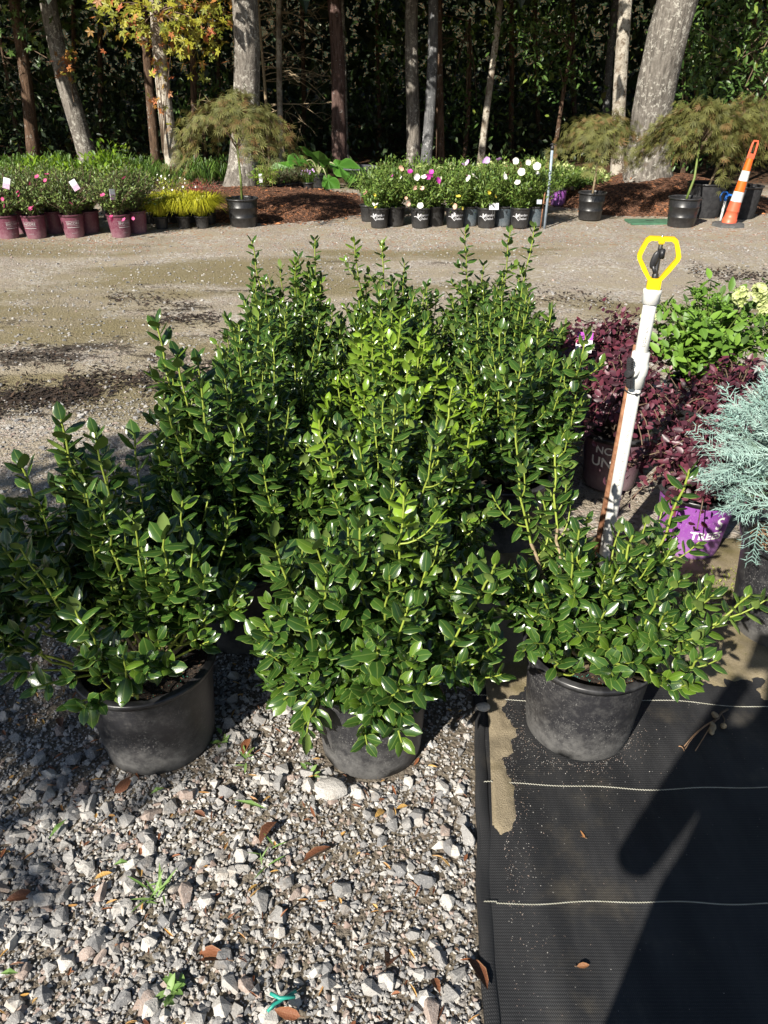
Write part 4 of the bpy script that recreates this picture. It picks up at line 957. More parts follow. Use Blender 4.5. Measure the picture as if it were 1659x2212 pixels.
def bed_h(cx, cy, rx_, ry_, h, x, y): return max(0.0, h * (1 - ((x - cx) / rx_) ** 2 - ((y - cy) / ry_) ** 2) - 0.02)
B1 = (-1.95, 11.6, 2.1, 1.75, 0.20); B2 = (4.1, 12.1, 1.75, 1.7, 0.36)
mulch_bed(*B1, 1)['label'] = 'dark bark mulch bed around the weeping maple on the left of the drive'
mulch_bed(*B2, 2)['label'] = 'bark mulch mound at the foot of the big leaning trunk'
# bark flakes and fallen leaves on the beds
mb = MB(); g = np.random.default_rng(8)
for B_ in (B1, B2):
    n = 1500; a = g.uniform(0, 6.283, n); rr = np.sqrt(g.random(n)) * 1.05; x = B_[0] + np.cos(a) * rr * B_[2]; y = B_[1] + np.sin(a) * rr * B_[3]
    z = np.array([bed_h(*B_, xx, yy) for xx, yy in zip(x, y)]) + 0.012; X, D, N = frames(g.normal(0, 1, (n, 3)) * [1, 1, 0.2], np.array([0, 0, 1.0]) + g.normal(0, 0.4, (n, 3)))
    instance(mb, DIAM[0], np.stack([x, y, z], 1), X, D, N, g.uniform(0.03, 0.08, n), g.random(n), (g.random(n) < 0.2) * 1.0)
M['bark_flake'] = leafmat('bark_flake', (0.05, 0.025, 0.015), (0.19, 0.09, 0.05), lime=(0.42, 0.17, 0.07), rough=0.9, trans=0)
tag(mb.build('mulch_flakes', M['bark_flake']), 'loose bark flakes and fallen leaves over the mulch beds', 'mulch', kind='stuff')

# ------------------------------------------------------------------ weeping cut-leaf maples in black pots
M['maple'] = leafmat('cutleaf_maple', (0.070, 0.080, 0.018), (0.20, 0.205, 0.055), lime=(0.24, 0.12, 0.05), rough=0.6, trans=0.25)
fan = diamond_template(0.11, 0.02); MAPLE_T = [merge_templates([rot_template(fan, a, s) for a, s in ((-1.2, 0.6), (-0.65, 0.85), (-0.2, 1.0), (0.25, 0.95), (0.7, 0.8), (1.25, 0.55))])]
def weeping_maple(loc, pot_r, pot_h, top, spread, low, seed, label, n=900, lean=0.0, back=0.0, potmat='pot_clean', rings=2, sx=1.0, sy=1.0, stem_mat='green_stem'):
    g = np.random.default_rng(seed); r = tag(empty('weeping_maple', loc), label, 'maple', 'weeping maples in black pots'); H0 = pot_h - 0.04
    make_pot(r, pot_r, pot_r * 0.84, pot_h, mat=potmat, rings=rings, seed=seed, seg=40, lip=0.014)
    fork = np.array([lean * 0.5, back, H0 + (top - H0) * 0.62])
    mb = MB(); V, F = tube([(0, 0, H0 - 0.05), (lean * 0.2 + 0.01, 0, H0 + 0.25), fork], [0.017, 0.014, 0.011], 8); mb.add(V, F); mb.build('trunk', M[stem_mat], r, smooth=True, lc=False)
    mb = MB(); Ps = []; Ts = []; nb = 26
    for k in range(nb):
        a = k * 2.4 + g.normal(0, 0.3); rr = spread * math.sqrt((k + 0.6) / nb) * g.uniform(0.8, 1.1); d = np.array([math.cos(a) * sx, math.sin(a) * sy, 0])
        e = fork * [1, 1, 0] + d * rr; e[2] = low + (top - low) * (1 - (rr / spread) ** 1.6) * g.uniform(0.7, 1.0) * 0.95; c = fork + d * rr * 0.6; c[2] = top * 1.02 + 0.18 * g.random()
        p = bez(fork + [0, 0, -0.2 * g.random()], c, e, 12); V, F = tube(p, np.linspace(0.007, 0.002, 12), 4, False); mb.add(V, F)
        t = g.uniform(0.3, 1, int(n * 2.0) // nb) ** 0.8; q = (1 - t)[:, None] ** 2 * p[0] + (2 * t * (1 - t))[:, None] * c + (t * t)[:, None] * e
        Ps.append(q + g.normal(0, 0.055, q.shape) * [1, 1, 0.8]); Ts.append(np.tile(d, (len(t), 1)))
    mb.build('branches', M['brown_stem'], r, smooth=True, lc=False)
    Pn = np.concatenate(Ps); Dn = np.concatenate(Ts) * 0.6 + np.array([0, 0, -0.75]) + g.normal(0, 0.35, Pn.shape); nn = len(Pn)
    Nn = np.concatenate(Ts) + np.array([0, 0, 0.7]) + g.normal(0, 0.4, Pn.shape)
    add_leaves(r, MAPLE_T, M['maple'], Pn, Dn, Nn, 0.10 * g.uniform(0.7, 1.2, nn), (g.random(nn) < 0.14) * g.uniform(0.3, 1, nn), g, smooth=False)
    return r
ml = at(523, 493, 0.16)
weeping_maple(ml, 0.19, 0.33, PY(523, 190, ml[1])[2], 0.86, 0.50, 81, 'weeping maple in a black pot before the thick grey trunk', n=1150)
mr = at(1280, 478, 0.18)
weeping_maple(mr, 0.17, 0.33, PY(1285, 245, mr[1])[2], 0.62, 0.58, 82, 'small weeping maple in a black pot beside the pale lichened trunk', n=850, stem_mat='wood_stem')
m3 = at(1481, 494, 0.19)
weeping_maple(m3, 0.19, 0.34, PY(1500, 215, m3[1])[2], 0.95, 0.50, 83, 'broad weeping maple in a black pot near the striped traffic post', n=1500, lean=0.25, sy=0.30, back=0.22)
m4 = at(1528, 473, 0.2)
M['blackfab'] = pmat('black_fabric', (0.010, 0.010, 0.012), (0.03, 0.03, 0.032), 20, 0.9, 0.5, 60, 0.01)
weeping_maple(m4, 0.25, 0.42, PY(1560, 230, m4[1])[2], 1.05, 0.66, 84, 'weeping maple in a wide black fabric pot behind the blue tap', n=1200, lean=0.35, sy=0.6, potmat='blackfab', rings=0, stem_mat='wood_stem')
m5 = at(1608, 476, 0.2)
weeping_maple(m5, 0.22, 0.40, 1.45, 0.9, 0.6, 85, 'weeping maple in a tall black fabric pot behind the striped traffic post', n=800, sy=0.4, back=0.15, potmat='blackfab', rings=0, stem_mat='wood_stem')

# ------------------------------------------------------------------ mixed flowering pots in the middle
M['mix_leaf'] = leafmat('bright_shrub_leaf', (0.045, 0.105, 0.018), (0.19, 0.28, 0.05), rough=0.5, trans=0.2)
M['magenta'] = leafmat('magenta_petal', (0.38, 0.02, 0.26), (0.52, 0.06, 0.38), rough=0.6, trans=0.2)
M['lilac'] = leafmat('lilac_petal', (0.48, 0.28, 0.58), (0.62, 0.42, 0.70), rough=0.6, trans=0.2)
M['peach'] = leafmat('peach_petal', (0.65, 0.35, 0.24), (0.74, 0.5, 0.4), rough=0.6, trans=0.2)
M['yel_petal'] = leafmat('yellow_petal', (0.62, 0.48, 0.04), (0.7, 0.6, 0.1), rough=0.6, trans=0.2)
M['red_leaf'] = leafmat('red_leaf', (0.16, 0.02, 0.02), (0.32, 0.05, 0.04), rough=0.5, trans=0.2)
def bird_emblem(pot, a0, z0, r0, s=0.04):
    """line emblem of a hovering bird: body, two wings, bill and tail"""
    mb = MB()
    for pl in ([(-0.1, 0.1), (0.3, -0.3), (0.9, -0.9)], [(-0.1, 0.1), (-0.7, 0.35), (-1.2, 0.2)], [(0.1, 0), (0.3, 0.7), (0.1, 1.2), (-0.1, 0.3)], [(0.15, -0.1), (0.8, 0.5), (1.0, 1.1), (0.2, 0.3)]):
        for (x0, y0), (x1, y1) in zip(pl[:-1], pl[1:]):
            dx, dy = x1 - x0, y1 - y0; L = math.hypot(dx, dy); nx_, ny_ = -dy / L * 0.10, dx / L * 0.10; V = []
            for (x, y) in ((x0 - nx_, y0 - ny_), (x0 + nx_, y0 + ny_), (x1 + nx_, y1 + ny_), (x1 - nx_, y1 - ny_)):
                a = a0 + x * s / r0; rr = r0 + 0.1 * y * s + 0.003; V.append((rr * math.cos(a), rr * math.sin(a), z0 + y * s))
            mb.add(V, [(0, 1, 2, 3)])
    mb.build('bird_emblem', M['print2'], pot, lc=False)
M['print2'] = pmat('pale_print', (0.5, 0.5, 0.52), rough=0.7)
def flower_pot(u, v, seed, label, ytop, spread=0.30, mat='mix_leaf', potmat='pot_clean', logo=0.0, group='flowering shrubs in pots across the drive', fl=(), cat='shrub', name='flowering_shrub', heads=(), leaf=0.05, rt=0.122, stems=60):
    loc = at(u, v, rt * 0.85); r = tag(empty(name, loc), label, cat, group); h = PY(u, ytop, loc[1])[2]
    p = make_pot(r, rt, rt * 0.82, 0.235, mat=potmat, seed=seed, seg=32, lip=0.006)
    if logo is not None:
        a0 = -math.pi / 2 - math.atan2(loc[0], loc[1]) + logo
        link('lettering', text_mesh('Garden\nDebut', 0.040, M['print2'], 0, 0.112, a0 + 0.34, 0.135, 0.0006, 0.09), p); bird_emblem(p, a0 - 0.42, 0.128, 0.112)
    bush(r, mat, DIAM, 0.2, h * 1.04, spread * 1.12, int(stems * 1.3), 30, leaf, seed, dome=0.45, ang=55, lf=0.12, stem='green_stem', up=0.5)
    for (m, pts, s) in fl: flowers(r, m, [PY(a, b, loc[1] - spread * 0.85) - loc for a, b in pts], s, seed)
    if heads: panicle(r, 'cream', [PY(a, b, loc[1]) - loc for a, b in heads], 0.05, seed + 3)
    return r, loc
flower_pot(819, 494, 91, 'flowering shrub in a printed pot at the end of the row beside strappy leaves', 362, fl=[('peach', [(868, 362), (790, 417)], 0.045), ('yel_petal', [(810, 420), (812, 448)], 0.03), ('white_petal', [(808, 440), (815, 441)], 0.03)], logo=-0.25)
flower_pot(908, 494, 92, 'flowering shrub with magenta and white blossoms in a printed pot', 362, fl=[('magenta', [(886, 371), (930, 378), (932, 372), (925, 381), (946, 390)], 0.045), ('white_petal', [(916, 383), (900, 382), (908, 445)], 0.05), ('peach', [(877, 428), (882, 440), (912, 407), (896, 405)], 0.032)], logo=0.15)
r, loc = flower_pot(984, 494, 93, 'flowering shrub with peach and yellow blossoms and a white pot sticker', 366, fl=[('lilac', [(1010, 352), (1000, 356)], 0.045), ('white_petal', [(1013, 386), (1022, 379)], 0.05), ('peach', [(984, 446)], 0.04), ('yel_petal', [(976, 440), (998, 450), (990, 425)], 0.036)], logo=0.05)
tag_card(r, PY(982, 463, loc[1] - 0.115) - loc, 0.022, 0.04, 'paper', 'sticker', tilt=0)
r, loc = flower_pot(1052, 494, 94, 'flowering shrub with a white sign card on its pot', 352, fl=[('lilac', [(1044, 348), (1078, 345), (1052, 346)], 0.045), ('yel_petal', [(1056, 415), (1070, 425)], 0.035), ('white_petal', [(1090, 382)], 0.05)], logo=0.0)
c_ = tag_card(r, PY(1067, 446, loc[1] - 0.12) - loc, 0.115, 0.075, 'paper', 'sign_card', tilt=0.25, rz=0.05)
for s in (-0.012, 0.012): V, F = tube([(s, 0.002, -0.03), (s, 0.01, -0.13)], 0.002, 5); mb = MB(); mb.add(V, F); mb.build('wire_leg', M['brass'], c_, lc=False)
r, loc = flower_pot(1124, 494, 95, 'flowering shrub with big white blossoms in a printed pot beside the grey pipe', 348, fl=[('white_petal', [(1115, 347), (1142, 350), (1118, 395), (1126, 372), (1160, 360)], 0.055)], logo=0.0)
tag_card(r, PY(1165, 436, loc[1] - 0.1) - loc, 0.06, 0.05, 'paper_grey', 'sign_card', tilt=0.3, rz=-0.1)
for (u, s, pm) in ((853, 96, 'pot_clean'), (940, 97, 'pot_clean'), (1014, 98, 'pot_slate'), (1087, 99, 'pot_slate'), (1157, 100, 'pot_slate')):
    flower_pot(u, 490, s, {96: 'green shrub in plain black pot behind the end flowering pot', 97: 'green shrub in plain black pot beside the magenta blossoms', 98: 'slate grey pot beside the pot with a white sticker', 99: 'slate grey pot beside the pot with the white sign card', 100: 'slate grey pot touching the thin grey pipe'}[s], 358, potmat=pm, logo=None, group='second row of flowering pots', rt=0.13, fl=[('white_petal', [(u + 14, 384)], 0.04), ('magenta', [(u - 5, 380)], 0.035)] if s < 99 else [('white_petal', [(u + 4, 375), (u - 12, 410)], 0.04)])
for (u, v, yt, s, hd_) in ((842, 470, 345, 101, [(878, 372), (872, 380), (860, 377)]), (905, 466, 340, 102, [(920, 360), (948, 366), (905, 364), (962, 372)]), (985, 466, 345, 103, [(976, 360), (1000, 366), (1035, 362), (955, 368)]), (1070, 466, 345, 104, [(1062, 358), (1090, 360), (1048, 368)]), (1150, 466, 345, 105, [(1165, 362), (1150, 350), (1172, 378)])):
    flower_pot(u, v, s, {101: 'cream flowered shrub behind the end flowering pot', 102: 'cream flowered shrub behind the magenta blossoms', 103: 'cream flowered shrub behind the peach blossoms', 104: 'cream flowered shrub behind the white sign card', 105: 'cream flowered shrub behind the big white blossoms'}[s], yt, spread=0.36, logo=None, group='cream flowered shrubs behind the printed pots', heads=hd_, leaf=0.06)
flower_pot(1108, 478, 106, 'shrub with dark red leaves among the green flowering pots', 360, mat='red_leaf', logo=None, spread=0.22, stems=30)
flower_pot(1207, 445, 107, 'cream flowered shrub in a small purple pot behind the grey pipe', 352, spread=0.42, potmat='pot_violet', logo=None, heads=[(1190, 356), (1205, 360), (1222, 358), (1235, 365), (1200, 385), (1215, 376)], rt=0.12)
flower_pot(1250, 436, 108, 'cream flowered shrub behind the small weeping maple', 365, spread=0.5, logo=None, heads=[(1260, 370), (1245, 378), (1300, 372), (1268, 392), (1310, 385), (1285, 366)], rt=0.13)
# strappy plant at the end of the row
loc = at(795, 480, 0.1); r = tag(empty('strappy_plant', loc), 'plant with long arching strap leaves beside the end flowering pot', 'plant'); make_pot(r, 0.1, 0.085, 0.2, mat='pot_clean', seed=5, seg=24)
tag(blade_cloud(np.random.default_rng(5), 70, 0.5, 0.42, 0.04, 0.022, 0.17, 1.3).build('blades', M['green_grass'], r), kind='stuff')
# thin grey pipe with sprinkler
pb = PZ(1176, 492); top = PY(1193, 322, pb[1])
gp = tag(empty('grey_sprinkler_pipe', pb), 'thin grey sprinkler pipe standing at the end of the flowering pots', 'sprinkler'); M['greypipe'] = pmat('grey_pipe', (0.30, 0.36, 0.42), (0.22, 0.27, 0.32), 20, 0.45)
part('pipe', tube([(0, 0, -0.02), (top - pb) * 0.55 + [0.006, 0, 0], top - pb], 0.016, 12), 'greypipe', gp)
t_ = top - pb; part('sprinkler_head', tube([t_ + [0, 0, -0.01], t_ + [0, 0, 0.03], t_ + [0, 0, 0.035], t_ + [0, 0, 0.06]], [0.02, 0.02, 0.008, 0.007], 10), 'blackp', gp)
part('arm', tube([t_ + [-0.03, 0, 0.045], t_ + [0, 0, 0.06], t_ + [0.035, 0, 0.04]], 0.005, 6), 'blackp', gp)
sp_ = tag(empty('short_rusty_stake', PZ(1168, 492)), 'short rusty stake leaning on the thin grey pipe', 'stake'); part('rod', tube([(0, 0.02, -0.02), (0.005, 0.02, 0.25), (0.012, 0.02, 0.42)], 0.009, 8), 'rust', sp_)

# ------------------------------------------------------------------ traffic post, tap, lid, bottle
M['orange'] = pmat('orange_plastic', (0.72, 0.13, 0.012), (0.66, 0.11, 0.012), 8, 0.4); M['coralp'] = pmat('faded_orange_plastic', (0.70, 0.12, 0.055), (0.62, 0.10, 0.045), 8, 0.45)
M['reflective'] = pmat('white_reflective', (0.66, 0.66, 0.66), (0.50, 0.49, 0.48), 40, 0.4); M['rubber'] = pmat('black_rubber', (0.05, 0.052, 0.052), (0.10, 0.10, 0.098), 15, 0.8, 0.3, 60)
db = PZ(1580, 493) + np.array([0, 0.12, 0]); tp = tag(empty('traffic_post', db), 'orange and white banded traffic post leaning on a black rubber base', 'traffic post')
dt = PY(1634, 303, db[1]) - db; tp_l = np.linalg.norm(dt); Rq = Vector((0, 0, 1)).rotation_difference(Vector(dt)).to_matrix().to_4x4(); k_ = tp_l / 1.04
part('base', lathe([(0.20, 0.0), (0.205, 0.012), (0.20, 0.035), (0.17, 0.045), (0.09, 0.05), (0.001, 0.052)], 8, True), 'rubber', tp, False)
def rad_at(z): return 0.084 + (0.034 - 0.084) * z / 0.90
for (z0, z1, m, nm) in ((0.03, 0.315, 'coralp', 'sleeve'), (0.315, 0.435, 'reflective', 'white_band'), (0.435, 0.565, 'orange', 'orange_band'), (0.565, 0.685, 'reflective', 'white_band'), (0.685, 0.83, 'orange', 'orange_band')):
    ex = 0.0018 if m == 'reflective' else 0.0
    pr = [(rad_at(z0) + ex, z0), (rad_at((z0 + z1) / 2) + ex, (z0 + z1) / 2), (rad_at(z1) + ex, z1)]
    if nm == 'sleeve': pr = [(rad_at(z0) + 0.004, z0), (rad_at(z0) + 0.004, 0.10), (rad_at(0.1), 0.104), (rad_at(0.19), 0.19), (rad_at(0.19) + 0.003, 0.193), (rad_at(0.2) + 0.003, 0.20), (rad_at(z1), z1)]
    V, F = lathe([(r_, z * k_) for r_, z in pr], 24); part(nm, (xf(V, Rq), F), m, tp)
mb = MB(); hp = [(-0.034, 0.825), (-0.034, 0.90), (-0.030, 1.00), (-0.024, 1.03), (0.024, 1.03), (0.030, 1.00), (0.034, 0.90), (0.034, 0.825)]
V, F = tube([(x, 0, z * k_) for x, z in hp], 0.012, 8); mb.add(xf(V, Rq), F); V, F = box(-0.034, 0.034, -0.014, 0.014, 0.82 * k_, 0.885 * k_, 0.004); mb.add(xf(V, Rq), F); mb.build('handle', M['coralp'], tp, lc=False)
M['bluep'] = pmat('blue_paint', (0.012, 0.12, 0.48), (0.02, 0.16, 0.55), 20, 0.35)
tb = PZ(1555, 480); tt = PY(1567, 432, tb[1]) - tb
tapo = tag(empty('yard_tap', tb), 'blue yard tap on a white upright pipe beside the striped post', 'tap'); part('pipe', tube([(0, 0, -0.02), tt], 0.016, 12), 'pvc', tapo)
def tq(u, v): return PY(u, v, tb[1]) - tb
part('body', tube([tt + [0, 0, -0.01], tt + [0, 0, 0.06]], [0.02, 0.018], 10), 'bluep', tapo); part('spout', tube([tt + [0, 0, 0.04], tq(1575, 421), tq(1581, 422), tq(1585, 428)], 0.014, 8), 'bluep', tapo)
part('lever', tube([tq(1557, 434), tq(1556, 424), tq(1562, 415), tq(1570, 415), tq(1574, 420)], 0.010, 8), 'bluep', tapo)
M['greenlid'] = pmat('green_plastic_lid', (0.045, 0.13, 0.075), (0.075, 0.18, 0.11), 12, 0.5)
lid = tag(empty('valve_box_lid', PZ(1403, 480)), 'flat green plastic valve box lid set in the gravel', 'valve box'); part('lid', box(-0.28, 0.28, -0.17, 0.17, -0.01, 0.018, 0.006), 'greenlid', lid, False); part('handle_slot', box(-0.05, 0.05, -0.012, 0.012, 0.0185, 0.021), 'blackp', lid, False)
bt = PZ(1449, 470); bo = tag(empty('spray_bottle', bt), 'white bottle with a red cap standing behind the maple pot', 'bottle'); part('body', lathe([(0.03, 0), (0.034, 0.01), (0.034, 0.12), (0.015, 0.15), (0.013, 0.17), (0.001, 0.17)], 16, True), 'pvc', bo)
M['redp'] = pmat('red_plastic', (0.55, 0.02, 0.03), rough=0.4); part('cap', lathe([(0.018, 0.165), (0.02, 0.17), (0.018, 0.215), (0.001, 0.22)], 14, True), 'redp', bo)

# ------------------------------------------------------------------ left-middle plants: lime bush with tag, low trays, elephant ears, tub
r, loc, e = mound(575, 430, 111, 'small bright lime bush with a white tag on the mulch bed', 'lime_leaf', 0.46, 0.30, 0.05, 'lime_bush', 40, 22); tag_card(r, PY(563, 385, loc[1] - 0.2) - loc, 0.05, 0.12, 'paper', tilt=0.1, rz=0.4)
M['grey_green'] = leafmat('dull_green_leaf', (0.045, 0.065, 0.025), (0.12, 0.15, 0.06), rough=0.6, trans=0.1)
for i, u in enumerate((604, 618, 632, 646)):
    loc = at(u, 425 - i * 2, 0.08); r = tag(empty('low_potted_shrub', loc), 'low dull green shrub in a small black pot set edge to edge', 'shrub', 'low shrubs lined up beside the mulch bed'); make_pot(r, 0.085, 0.072, 0.17, mat='pot_clean', seed=i, seg=20)
    bush(r, 'grey_green', DIAM, 0.15, 0.40, 0.2, 36, 20, 0.03, 120 + i, dome=0.3, ang=60, stem='brown_stem')
loc = at(666, 420, 0.08); r = tag(empty('lavender_pot', loc), 'small plant with pale lilac flower spikes in a black pot', 'plant'); make_pot(r, 0.085, 0.07, 0.17, mat='pot_clean', seed=3, seg=20)
tag(blade_cloud(np.random.default_rng(6), 90, 0.2, 0.16, 0.05, 0.008, 0.15).build('blades', M['green_grass'], r), kind='stuff'); flowers(r, 'lilac', [(0.03 * math.cos(k * 2.4) * k ** 0.5, 0.03 * math.sin(k * 2.4) * k ** 0.5, 0.32 + 0.03 * math.sin(k)) for k in range(14)], 0.03, 2)
M['ear'] = leafmat('elephant_ear_leaf', (0.05, 0.15, 0.02), (0.09, 0.24, 0.03), edge=(0.14, 0.28, 0.06), rough=0.4, trans=0.35)
M['stalk'] = pmat('pale_stalk', (0.28, 0.30, 0.14), (0.36, 0.36, 0.2), 20, 0.5)
eb = at(688, 408, 0.1); er = tag(empty('elephant_ear', eb), 'elephant ear plant with huge green leaves on pale stalks', 'plant'); make_pot(er, 0.13, 0.11, 0.22, mat='pot_clean', seed=4, seg=24)
def heart(nv=22):
    V = [(0, 0.12, 0.02)]; U = [(0.5, 0.5)]
    for k in range(nv):
        a = 2 * math.pi * k / nv; rr = 0.5 * (1 - 0.32 * math.cos(a) + 0.1 * math.cos(3 * a)) * (1 + 0.035 * math.sin(9 * a)); x = rr * math.sin(a) * 0.85; y = -rr * math.cos(a) + 0.22
        V.append((x, y, 0.05 * math.sin(7 * a) - 0.25 * y * y + 0.12 * abs(x))); U.append((0 if x < 0 else 1, 0.5))
    return np.array(V), np.array([(0, 1 + k, 1 + (k + 1) % nv) for k in range(nv)]), np.zeros((0, 4), int), np.array(U, float)
HEART = heart(); g = np.random.default_rng(4)
for (u, v, s, dx, dz) in ((690, 352, 0.44, -0.1, 0.7), (724, 356, 0.42, 0.9, 0.1), (641, 362, 0.46, -0.9, 0.15), (662, 348, 0.30, -0.5, 0.5), (706, 384, 0.26, 0.4, -0.2)):
    p = PY(u, v, eb[1] - 0.1) - eb; s *= 1.3; mb = MB(); D = np.array([[dx, -0.35, dz - 0.4]]); X, D, N = frames(D, np.array([[0, -0.5, 1.0]])); instance(mb, HEART, np.array([p]) * 0, X, D, N, np.array([s]), np.array([g.random()]), np.zeros(1)); o = mb.build('leaf', M['ear'], er); o.location = p
    V, F = tube(bez(np.array([0, 0, 0.18]), np.array([p[0] * 0.3, p[1] * 0.3, 0.5]), p, 8), np.linspace(0.016, 0.008, 8), 6); mb = MB(); mb.add(V, F); mb.build('stalk', M['stalk'], er, smooth=True, lc=False)
tl_ = PZ(775, 404); tub = tag(empty('round_tub', tl_), 'wide dark grey round tub in the shade of the path', 'tub'); M['tubm'] = pmat('grey_tub', (0.045, 0.047, 0.055), (0.07, 0.072, 0.08), 10, 0.5)
part('bowl', lathe([(0.18, 0.0), (0.30, 0.18), (0.36, 0.30), (0.37, 0.305), (0.345, 0.295), (0.28, 0.17), (0.001, 0.06)], 32, True), 'tubm', tub); part('rim', lathe([(0.355, 0.285), (0.385, 0.29), (0.388, 0.31), (0.36, 0.315), (0.35, 0.30)], 32), 'tubm', tub)
# border grass behind the beds
mb = MB(); g = np.random.default_rng(12)
for k in range(120):
    x = g.uniform(-6.8, -0.9); y = g.uniform(13.0, 15.4)
    if abs(x + 2.5) < 0.45 and y < 14.3: continue
    b = blade_cloud(g, 26, g.uniform(0.28, 0.48), 0.3, 0.06, 0.016, 0.0, 0.9)
    for V_ in b.V: V_ += np.array([x, y, 0])
    V_ = np.concatenate(b.V); C_ = np.concatenate(b.C); mb.arr(V_, None, np.array(b.Q), C_)
tag(mb.build('border_grass', M['green_grass']), 'band of strappy green border grass under the trees', 'grass', kind='stuff')
# ------------------------------------------------------------------ trees
def bark_mat(name, c1, c2, lichen, lam, vs=1.0):
    k = NT(name); p = k.pos(); st = k.scale(p, (1, 1, 0.16)); a = k.noise(st, 26 * vs, 6, 0.7); b = k.noise(p, 4, 4)
    col = k.mix(k.ramp(a, 0.32, 0.68), c1, c2); col = k.mix(k.math('MULTIPLY', k.ramp(b, 0.45, 0.65), 0.35), col, c1)
    lv = k.math('MULTIPLY', k.ramp(k.noise(p, 17, 4, 0.75), 0.60 - lam * 0.16, 0.66 - lam * 0.12), k.ramp(k.noise(p, 2.2, 3), 0.35, 0.55)); col = k.mix(lv, col, lichen)
    k.P(Base_Color=col, Roughness=0.92, Specular_IOR_Level=0.2); k.bump(k.math('ADD', a, k.math('MULTIPLY', k.noise(p, 60, 4), 0.4)), 1.0, 0.035); return k.m
M['bark_grey'] = bark_mat('grey_bark', (0.09, 0.08, 0.068), (0.25, 0.225, 0.195), (0.42, 0.40, 0.35), 0.5); M['bark_pale'] = bark_mat('lichened_bark', (0.11, 0.08, 0.055), (0.27, 0.225, 0.175), (0.46, 0.42, 0.35), 1.3)
M['bark_brown'] = bark_mat('brown_bark', (0.045, 0.028, 0.018), (0.16, 0.10, 0.065), (0.3, 0.28, 0.24), 0.1); M['bark_red'] = bark_mat('reddish_bark', (0.05, 0.030, 0.025), (0.17, 0.11, 0.095), (0.3, 0.28, 0.26), 0.0)
M['bark_blue'] = bark_mat('smooth_grey_bark', (0.08, 0.083, 0.087), (0.19, 0.19, 0.19), (0.4, 0.4, 0.4), 0.3, 1.4)
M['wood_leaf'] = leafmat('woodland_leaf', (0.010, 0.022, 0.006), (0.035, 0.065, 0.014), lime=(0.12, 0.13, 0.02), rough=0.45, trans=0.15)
M['gum_leaf'] = leafmat('turning_leaf', (0.14, 0.18, 0.02), (0.36, 0.34, 0.03), lime=(0.42, 0.12, 0.05), rough=0.5, trans=0.3)
M['understory'] = leafmat('understory_leaf', (0.03, 0.07, 0.015), (0.10, 0.18, 0.04), lime=(0.2, 0.26, 0.04), rough=0.4, trans=0.2)
CROWN_T = [diamond_template(0.6, 0.08), diamond_template(0.5, 0.15)]
def tree(base, top, w0, mat, seed, label, group=None, crown=True, crown_z=3.5, crown_r=2.0, nleaf=650, height=9.0, name='woodland_tree', flare=0.25, limbs=True):
    g = np.random.default_rng(seed); base = np.asarray(base, float); d = (np.asarray(top, float) - base); d = d / d[2]
    r = tag(empty(name, base), label, 'tree', group); n = 16; pts = []; rad = []; amp = w0 * 0.22; ph = g.uniform(0, 6, 2)
    for i in range(n + 1):
        z = -0.1 + (height + 0.1) * (i / n) ** 1.5; bend = np.array([math.sin(z * 1.1 + ph[0]) - math.sin(ph[0]), math.sin(z * 0.9 + ph[1]) - math.sin(ph[1]), 0]) * amp
        pts.append(d * z + bend); rad.append(w0 / 2 * (1 - 0.55 * z / height) * (1 + flare * math.exp(-max(z, 0) * 4.5)))
    V, F = tube(pts, rad, 18, False); V = np.array(V); ang = np.tile(np.arange(18), n + 1)
    V += g.normal(0, w0 * 0.012, V.shape); mb = MB(); mb.add(V, F); mb.build('trunk', M[mat], r, smooth=True, lc=False)
    if crown:
        mb = MB(); tips = []
        for k in range(9):
            z = crown_z - 0.6 + (height - crown_z) * g.random(); a = k * 2.4 + g.random(); b = d * z; q = b + np.array([math.cos(a), math.sin(a), 0.5]) * crown_r * g.uniform(0.5, 0.9)
            V, F = tube([b, (b + q) / 2 + [0, 0, 0.15], q], [w0 * 0.14, w0 * 0.09, 0.015], 6, False); mb.add(V, F); tips.append(q)
        mb.build('limbs', M[mat], r, smooth=True, lc=False)
        c = g.integers(0, 9, nleaf); Pn = np.array(tips)[c] + g.normal(0, crown_r * 0.36, (nleaf, 3)); Pn[:, 2] = np.maximum(Pn[:, 2], crown_z - 0.7 * g.random(nleaf))
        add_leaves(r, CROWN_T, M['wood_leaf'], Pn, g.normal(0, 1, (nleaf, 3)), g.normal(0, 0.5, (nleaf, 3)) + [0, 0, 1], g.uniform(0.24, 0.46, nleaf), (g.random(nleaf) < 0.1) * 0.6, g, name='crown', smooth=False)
    return r
TG = 'slender dark trunks deeper in the woods'
def T_(ub, y, ut, vt, wpx, mat, seed, label, group=None, **kw):
    b = PY(ub, 395, y); b[2] = 0.0
    # the trunk's foot is where its picture line meets the ground at that distance
    vb = kw.pop('vb', None)
    if vb: b = PZ(ub, vb); y = b[1]
    t = PY(ut, vt, y); dep = y * math.cos(PITCH) + 0.4; tree(b, t, wpx * 0.463 / FPX * dep, mat, seed, label, group, **kw)
T_(75, 0, 33, 40, 27, 'bark_brown', 201, 'brown leaning trunk standing behind the end azalea', vb=362, crown_r=1.8)
T_(197, 0, 125, 0, 40, 'bark_grey', 202, 'grey furrowed leaning trunk with red creeper, behind the tagged azalea', vb=368)
T_(340, 0, 308, 80, 20, 'bark_brown', 203, 'narrow brown trunk just behind the pale lichened sapling trunk', vb=374, crown_r=1.6)
T_(382, 0, 335, 0, 33, 'bark_pale', 204, 'pale lichened leaning trunk with turning maple-like leaves above the grasses', vb=402)
T_(523, 0, 508, 0, 60, 'bark_grey', 205, 'thick grey trunk rising behind the potted weeping maple', vb=408, flare=0.5)
